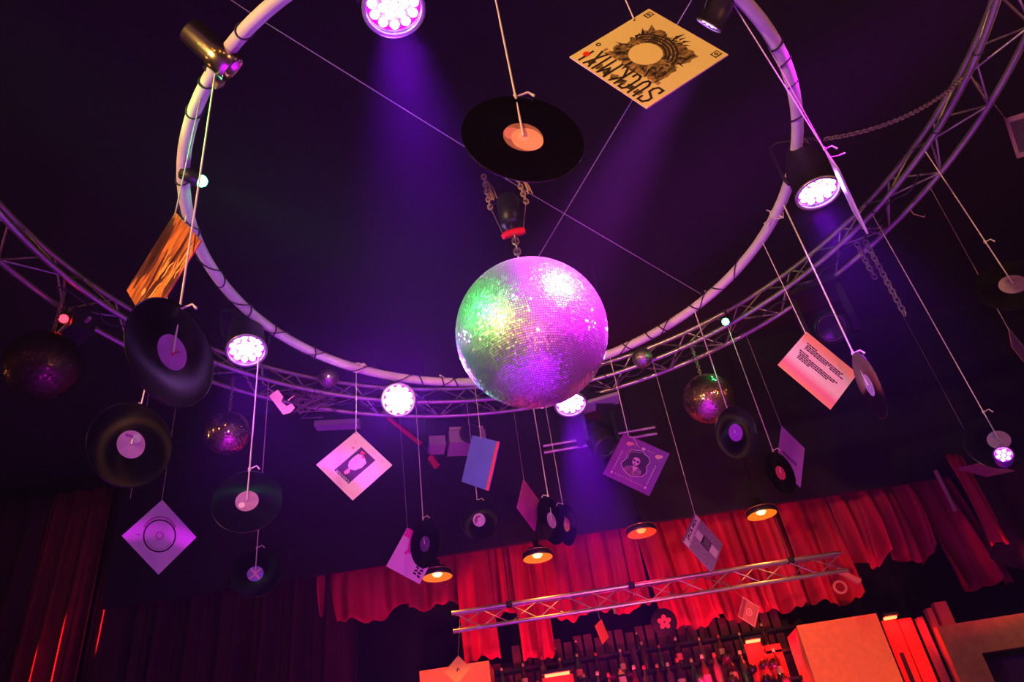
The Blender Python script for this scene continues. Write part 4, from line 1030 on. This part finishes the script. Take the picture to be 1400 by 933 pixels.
# drapes: each panel is a thing
def drape(x0, x1, zt, zb, y, m, label, pleats, amp, sag_=0.12, seed=0, lean=0.0, curve=0.0, group='drapes along the back wall', gather=0.0):
    amp *= 1.9; pleats *= .62
    rng = random.Random(seed); nx, nz = 72, 18
    ph = [rng.uniform(0, 6.28) for _ in range(4)]; mb = MB(); rings = []
    for j in range(nz + 1):
        v = j / nz; row = []
        for i in range(nx + 1):
            u = i / nx
            bot = zb - sag_ * (4 * u * (1 - u)) * (1 if sag_ >= 0 else 1)
            z = zt + (bot - zt) * v
            g = 1 - gather * math.sin(PI * min(1, v * 1.1)) * .5
            x = (x0 + x1) / 2 + (u - .5) * (x1 - x0) * g + lean * v + curve * v * v
            w = 2 * PI * pleats * u
            fold = math.sin(w + ph[0] + .9 * v * math.sin(ph[1])) + .45 * math.sin(2.3 * w + ph[2] + 1.3 * v) + .25 * math.sin(.55 * w + ph[3])
            sw = amp * fold * (.35 + .65 * v) - .10 * math.sin(PI * v) * (1 if sag_ > .1 else .3)
            row.append((x, y + sw, z + .012 * math.sin(3 * w + ph[1])))
        rings.append(row)
    mb.quadstrip(rings, closed=False)
    o = mb.build('drape', m, None, True)
    o.data.polygons.foreach_set('use_smooth', [True] * len(o.data.polygons))
    md = o.modifiers.new('thickness', 'SOLIDIFY'); md.thickness = .006
    return tag(o, label, 'curtain', group)
YD = 8.45
structure(MB().tube([(-2.8, 8.48, 4.93), (5.4, 8.48, 4.93)], .05, 8).build('trim_2', black_metal))
panels = [  # left px, right px, bottom py at its middle, pleats, amplitude, sag, lean, words
 (434, 560, 845, 3.2, .055, .16, 0.02, 'round-bottomed red drape panel furthest left, below the half hidden sleeve'),
 (556, 628, 828, 2.2, .05, .05, 0.0, 'short red drape panel below the left amber lamp'),
 (622, 668, 905, 1.6, .05, .0, 0.02, 'narrow red drape falling behind the left end of the straight truss'),
 (664, 702, 840, 1.4, .055, .02, 0.0, 'narrow red drape above the left end of the straight truss'),
 (698, 740, 903, 1.8, .05, .0, 0.0, 'long red drape below the second amber lamp, reaching the bar'),
 (738, 806, 845, 2.3, .05, .06, 0.0, 'red drape right of the second amber lamp'),
 (802, 872, 838, 2.6, .055, .05, 0.0, 'red drape below the dim red lamp, bottom just under the truss'),
 (868, 936, 862, 2.6, .06, .03, .12, 'red drape with slanting folds left of the white title band sleeve'),
 (930, 1010, 850, 3.0, .055, .08, .10, 'red drape behind the white title band sleeve'),
 (1002, 1068, 838, 2.6, .06, .07, .05, 'red drape below the right amber lamp'),
 (1062, 1132, 832, 2.6, .055, .07, .04, 'red drape above the right end of the straight truss'),
 (1128, 1182, 775, 2.2, .06, .14, .04, 'short gathered red swag right of the straight truss'),
 (1178, 1240, 772, 2.4, .055, .16, .05, 'short gathered red swag with thin folds, second from the right'),
 (1236, 1306, 812, 2.0, .07, .0, .16, 'red drape fanning out above the dim brown beam'),
]
for k, (a, b, bot, pl, am, sg, ln, lab) in enumerate(panels):
    row = 790 - (a - 560) * .185
    xa, xb = at_y(a, row, YD).x, at_y(b, row, YD).x
    zb = at_y((a + b) / 2, bot, YD).z
    drape(xa, xb, 4.95, zb + sg * .7, YD + .05 * (k % 2), red_fabric, lab, pl, am, sg, seed=k + 1, lean=ln)
# dark swags at the right
zr = at_y(1340, 760, 8.1)
drape(at_y(1285, 650, 8.1).x, at_y(1420, 650, 8.1).x, at_y(1340, 640, 8.1).z, at_y(1340, 770, 8.1).z, 7.9, dark_fabric, 'deep dark swag hanging at the right edge above the brown beam', 2.2, .04, .35, seed=33)
drape(at_y(1280, 640, 8.0).x, at_y(1306, 640, 8.0).x, at_y(1290, 636, 8.0).z, at_y(1320, 760, 8.0).z, 7.75, red_fabric, 'thin red fold of drape beside the pale pole at right', 1.2, .03, .0, seed=35, lean=.02)
p0 = at_y(1279, 644, 7.7); p1 = at_y(1314, 698, 7.7)
o = MB().tube([Vector((0, 0, 0)), Vector((0, 0, p1.z - p0.z))], .022, 8).build('pole', mat('pale_wood', (.5, .3, .28), .7), None, True); o.location = p0
tag(o, 'thin pale pole beside the dark swag at right', 'pole')
# long black-red drapes on the left
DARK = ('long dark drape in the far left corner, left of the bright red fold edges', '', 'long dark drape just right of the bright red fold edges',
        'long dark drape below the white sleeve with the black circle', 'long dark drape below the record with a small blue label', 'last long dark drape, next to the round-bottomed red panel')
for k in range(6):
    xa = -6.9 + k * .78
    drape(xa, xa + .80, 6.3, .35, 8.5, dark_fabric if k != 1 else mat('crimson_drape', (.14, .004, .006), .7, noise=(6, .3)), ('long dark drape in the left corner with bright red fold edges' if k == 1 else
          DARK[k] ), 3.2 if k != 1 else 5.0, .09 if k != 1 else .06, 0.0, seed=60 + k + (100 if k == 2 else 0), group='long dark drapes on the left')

# ================================================================== bar front: columns, slats, bottles
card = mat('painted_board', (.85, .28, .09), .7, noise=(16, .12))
def column(name, a, b, row, y, depth, label, zt):
    xa, xb = at_y(a, row, y).x, at_y(b, row, y).x
    root = empty(name, ((xa + xb) / 2, y, 0)); tag(root, label, 'column', 'pale columns of the bar')
    w = xb - xa
    MB().box((0, .015, zt / 2), (w, .03, zt)).build('front_board', card, root)
    for sx in (-1, 1):
        MB().box((sx * (w / 2 - .015), depth / 2 + .03, zt / 2 - .005), (.03, depth, zt - .01)).build('side_board', card, root)
    MB().box((0, depth / 2 + .015, zt - .02), (w - .06, depth, .03)).build('top_board', card, root)
    return xa, xb
za = at_y(1145, 847, 7.9).z; zl = at_y(620, 911, 7.9).z
column('bar_column', 1086, 1201, 847, 7.9, .42, 'wide pale column lit orange at the right end of the bar', za)
column('bar_column', 573, 669, 911, 7.9, .42, 'pale column lit orange at the left end of the bar, behind the gold sleeve', zl)

slat_m = mat('slat_wood', (.17, .025, .03), .75, noise=(9, .35, (1, 1, .15)))
back = empty('slatted_panel', (1.0, 8.75, 0)); tag(back, 'dark red slatted back panel behind the bottles of the bar', 'panel')
sl = MB().box((0, 0, 1.8), (.088, .03, 3.6)).mesh('slat', slat_m)
xa, xb = at_y(640, 880, 8.7).x, at_y(1090, 880, 8.7).x
n = int((xb - xa) / .115)
for k in range(n):
    zt = 3.66 if k > 3 else 3.5
    link('slat', sl, back, Matrix.Translation((xa - 1.0 + (k + .5) * .115, 0, zt - 3.6 - .05 * (k % 3 == 0))))
MB().box(((xa + xb) / 2 - 1.0, .05, 1.75), (xb - xa, .03, 3.5)).build('backing_board', black, back)
shf = empty('bar_shelf', (1.0, 8.45, 0)); tag(shf, 'dark stepped bottle shelves in front of the slatted panel', 'shelf')
for z, y in ((2.86, -.1), (3.16, .08), (3.40, .2)):
    MB().box(((xa + xb) / 2 - 1.0, y, z - .02), (xb - xa, .18, .03)).build('shelf_board', black, shf)
for x in (xa, (xa + xb) / 2, xb):
    MB().box((x - 1.0, .06, 1.7), (.04, .3, 3.4)).build('upright', black, shf)

# red lit niches
def niche(a, b, top, y, label, strip=True, w2=None):
    p0 = at_y(a, top, y); p1 = at_y(b, top, y)
    root = empty('lit_panel', ((p0.x + p1.x) / 2, y, p0.z)); tag(root, label, 'panel', 'red lit panels of the bar')
    w = p1.x - p0.x
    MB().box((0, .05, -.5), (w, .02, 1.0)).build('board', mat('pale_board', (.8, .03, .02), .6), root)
    if strip:
        MB().box((0, -.02, .03), (w, .10, .03)).build('canopy', black_metal, root)
        q = MB()
        q.box((0, -.01, .005), (w * .8, .05, .02)).build('led_strip', mat('red_led_strip', (1, .3, .1), .4, emit=(1.0, .10, .03), strength=7), root)
    o = lamp('glow', 'SPOT', (0, -.09, -.0), (1.0, .01, .01), 16, parent=root, aim=(0, .05, -.35), spot=140, radius=.05)
    return root
niche(1018, 1042, 880, 8.25, 'red lit panel with a glowing strip among the bottles')
niche(1046, 1068, 882, 8.4, 'plain red lit panel right of the glowing strip', strip=False)
niche(1207, 1228, 848, 8.1, 'red lit panel with a glowing strip right of the wide pale column')
r_ = niche(1229, 1248, 846, 8.15, 'smooth red lit panel right of the wide column, beside the glowing strip', strip=False)
niche(741, 784, 927, 8.2, 'red lit panel at the bottom edge left of the bottles')
# black slots in the right panels
p = at_y(1231, 890, 8.12)
for (dx, z0, z1, w) in ((-.03, -.02, -.34, .035),):
    o = MB().box((0, 0, (z0 + z1) / 2), (w, .02, abs(z1 - z0))).build('slot_strip', black, None); o.location = p; tag(o, 'narrow black strip on the red lit panel right of the wide column', 'strip')
# posts beyond
post_m = mat('reddish_post', (.26, .06, .07), .75, noise=(12, .3, (1, 1, .1)))
for k, (a, b, top) in enumerate(((1252, 1260, 846), (1264, 1272, 834), (1274, 1292, 826))):
    p0 = at_y(a, top, 8.2); p1 = at_y(b, top, 8.2)
    o = MB().box((0, 0, -p0.z / 2), (p1.x - p0.x, .08, p0.z)).build('post', post_m, None); o.location = ((p0.x + p1.x) / 2, 8.2, p0.z)
    tag(o, ('thin dark red post next to the red lit panel', 'thin red post in the middle of three', 'broad reddish post left of the brown beam')[k], 'post', 'posts right of the bar')
# brown beam with a dark opening below
p0 = at_y(1284, 872, 8.0); zt = at_y(1345, 848, 8.0).z; zb_ = at_y(1350, 893, 8.0).z; xo = at_y(1339, 893, 8.0).x
fr = empty('serving_hatch', (p0.x, 8.0, 0)); tag(fr, 'dim brown hatch frame with a dark opening at the bottom right', 'hatch')
bm_ = mat('brown_board', (.34, .12, .05), .7, noise=(14, .25))
MB().box((1.4, 0, (zt + zb_) / 2), (2.8, .08, zt - zb_)).build('lintel', bm_, fr)
MB().box(((xo - p0.x) / 2, 0, zb_ / 2), (xo - p0.x, .08, zb_)).build('jamb', bm_, fr)
MB().box((1.7, .5, zb_ / 2), (2.4, .04, zb_)).build('dark_back', mat('dark_violet_board', (.06, .03, .07), .8), fr)
MB().box((1.2, .12, .55), (1.3, .2, 1.1)).build('counter', bm_, fr)
lamp('hatch_light', 'SPOT', (5.4, 7.0, 3.6), (1.0, .5, .15), 30, aim=(5.0, 8.0, 2.9), spot=80, radius=.08)

# bottles
gm = [mat('bottle_dark', (.03, .012, .012), .12, 0, .6), mat('bottle_green', (.03, .05, .02), .12, 0, .6), mat('bottle_amber', (.06, .02, .01), .12, 0, .6), mat('bottle_clear', (.10, .04, .04), .12, 0, .6)]
cm = [mat('cap_pale', (.8, .55, .5), .5), mat('cap_gold', (.8, .55, .2), .35, .6), mat('cap_red', (.8, .06, .08), .5)]
lm_ = [mat('bottle_label', (.45, .28, .24), .7), mat('bottle_label_red', (.7, .12, .12), .7)]
bp = [(.0005, 0), (.036, 0), (.038, .01), (.038, .17), (.034, .195), (.016, .225), (.014, .28), (.016, .285), (.016, .292)]
bmesh_ = [MB().lathe(bp, 14).mesh('bottle', m_, True) for m_ in gm]
cap_ = [MB().lathe([(.016, .265), (.0165, .267), (.0165, .30), (.0005, .302)], 10).mesh('cap', m_, True) for m_ in cm]
lab_ = [MB().lathe([(.0385, .05), (.0388, .052), (.0388, .12), (.0385, .122)], 14, capends=False).mesh('paper_label', m_, True) for m_ in lm_]
def bottle(p, kind, cap, lb, label, group, R=None, sc=1.0):
    o = bpy.data.objects.new('bottle', bmesh_[kind]); COL.objects.link(o)
    M = Matrix.Translation(p)
    if R is not None: M = M @ R.to_4x4()
    o.matrix_world = M @ Matrix.Scale(sc, 4)
    link('cap', cap_[cap], o)
    if lb is not None: link('paper_label', lab_[lb], o)
    return tag(o, label, 'bottle', group)
rng = random.Random(4)
xs0, xs1 = xa + .25, xb - .2
k = 0; x = xs0
while x < xs1 - .05:
    if not (0 and k): bottle((x, 8.34, 2.86), k % 4, (k * 2) % 3, (0, None, 1, None)[k % 4], 'dark bottle standing in the lower row on the back bar shelves', 'bottles in the lower row', sc=rng.uniform(.95, 1.15))
    x += rng.uniform(.10, .15); k += 1
x = xs0 + .1; k = 0
while x < xs1 - .1:
    bottle((x, 8.52, 3.16), (k * 3 + 1) % 4, k % 3, (None, 0, None, None, 1)[k % 5], 'dark bottle standing in the middle row on the back bar shelves', 'bottles in the middle row', sc=rng.uniform(.75, 1.0))
    x += rng.uniform(.16, .30); k += 1
x = xs0 + .35; k = 0
while x < xs1 - .7:
    bottle((x, 8.64, 3.40), 0, (0, 1)[k % 2], None, 'small dark bottle with a pale cap in the top row on the back bar shelves', 'bottles in the top row', sc=rng.uniform(.5, .65))
    x += rng.uniform(.18, .36); k += 1
# bottles lying with their round bases to the room
for (px, py, kd) in ((1030, 914, 0), (1045, 907, 2), (1057, 906, 0), (1003, 929, 2), (957, 927, 1), (1049, 928, 0), (1075, 931, 0), (996, 897, 0)):
    p = at_y(px, py, 8.16)
    bottle(p, kd, 0, None, 'dark bottle lying with its round base to the room near the red lit panel', 'lying bottles near the red lit panel', R=frame_from_axis((0, 1, 0)), sc=1.15)
# pale square jar and dark plaque
p = at_y(851, 929, 8.15)
j = empty('jar', (p.x, p.y, p.z - .10)); tag(j, 'squat jar with a pale label at the bottom edge below the straight truss', 'jar')
MB().lathe([(.0005, 0), (.05, 0), (.055, .02), (.055, .10), (.04, .125), (.03, .13), (.03, .15)], 16).build('glass', gm[0], j, True)
MB().box((0, -.054, .075), (.07, .006, .08)).build('paper_label', lm_[0], j)
MB().lathe([(.033, .14), (.034, .165), (.0005, .167)], 14).build('lid', cm[1], j, True)
p = at_y(908, 851, 8.3); R = frame_from_axis((.1, -1, -.2))
pq = empty('plaque', p, R); tag(pq, 'dark round plaque with a reddish flower shape below the straight truss', 'plaque')
MB().lathe([(.0005, -.02), (.13, -.02), (.14, -.005), (.13, .01), (.0005, .012)], 28).build('disc', black, pq, True)
for q in range(5):
    a = q * 2 * PI / 5 + .3
    MB().poly(ell(.042 * math.cos(a), .042 * math.sin(a), .034, .026, 12, a), .012, .017).build('petal', mat('dusty_red', (.5, .1, .14), .7), pq)
MB().tube([(0, .13, 0), (.05, .22, 0), (.12, .28, 0)], .006, 5).build('hook', alu, pq, True)
p = at_y(1158, 792, 8.1); bk = empty('wall_bracket', p); tag(bk, 'small pale red metal bracket with a round hook between the drapes', 'bracket')
brm = mat('pale_red_metal', (.6, .25, .22), .5)
MB().box((.02, 0, .03), (.24, .05, .05), Matrix.Rotation(.75, 3, 'Y')).build('arm', brm, bk)
MB().box((.06, 0, .0), (.16, .04, .04), Matrix.Rotation(.55, 3, 'Y')).build('arm', brm, bk)
MB().tube([Vector((-.1 + .06 * math.cos(t), 0, -.07 + .06 * math.sin(t))) for t in [2 * PI * i / 16 for i in range(16)]], .014, 6, loop=True).build('hook_ring', brm, bk, True)
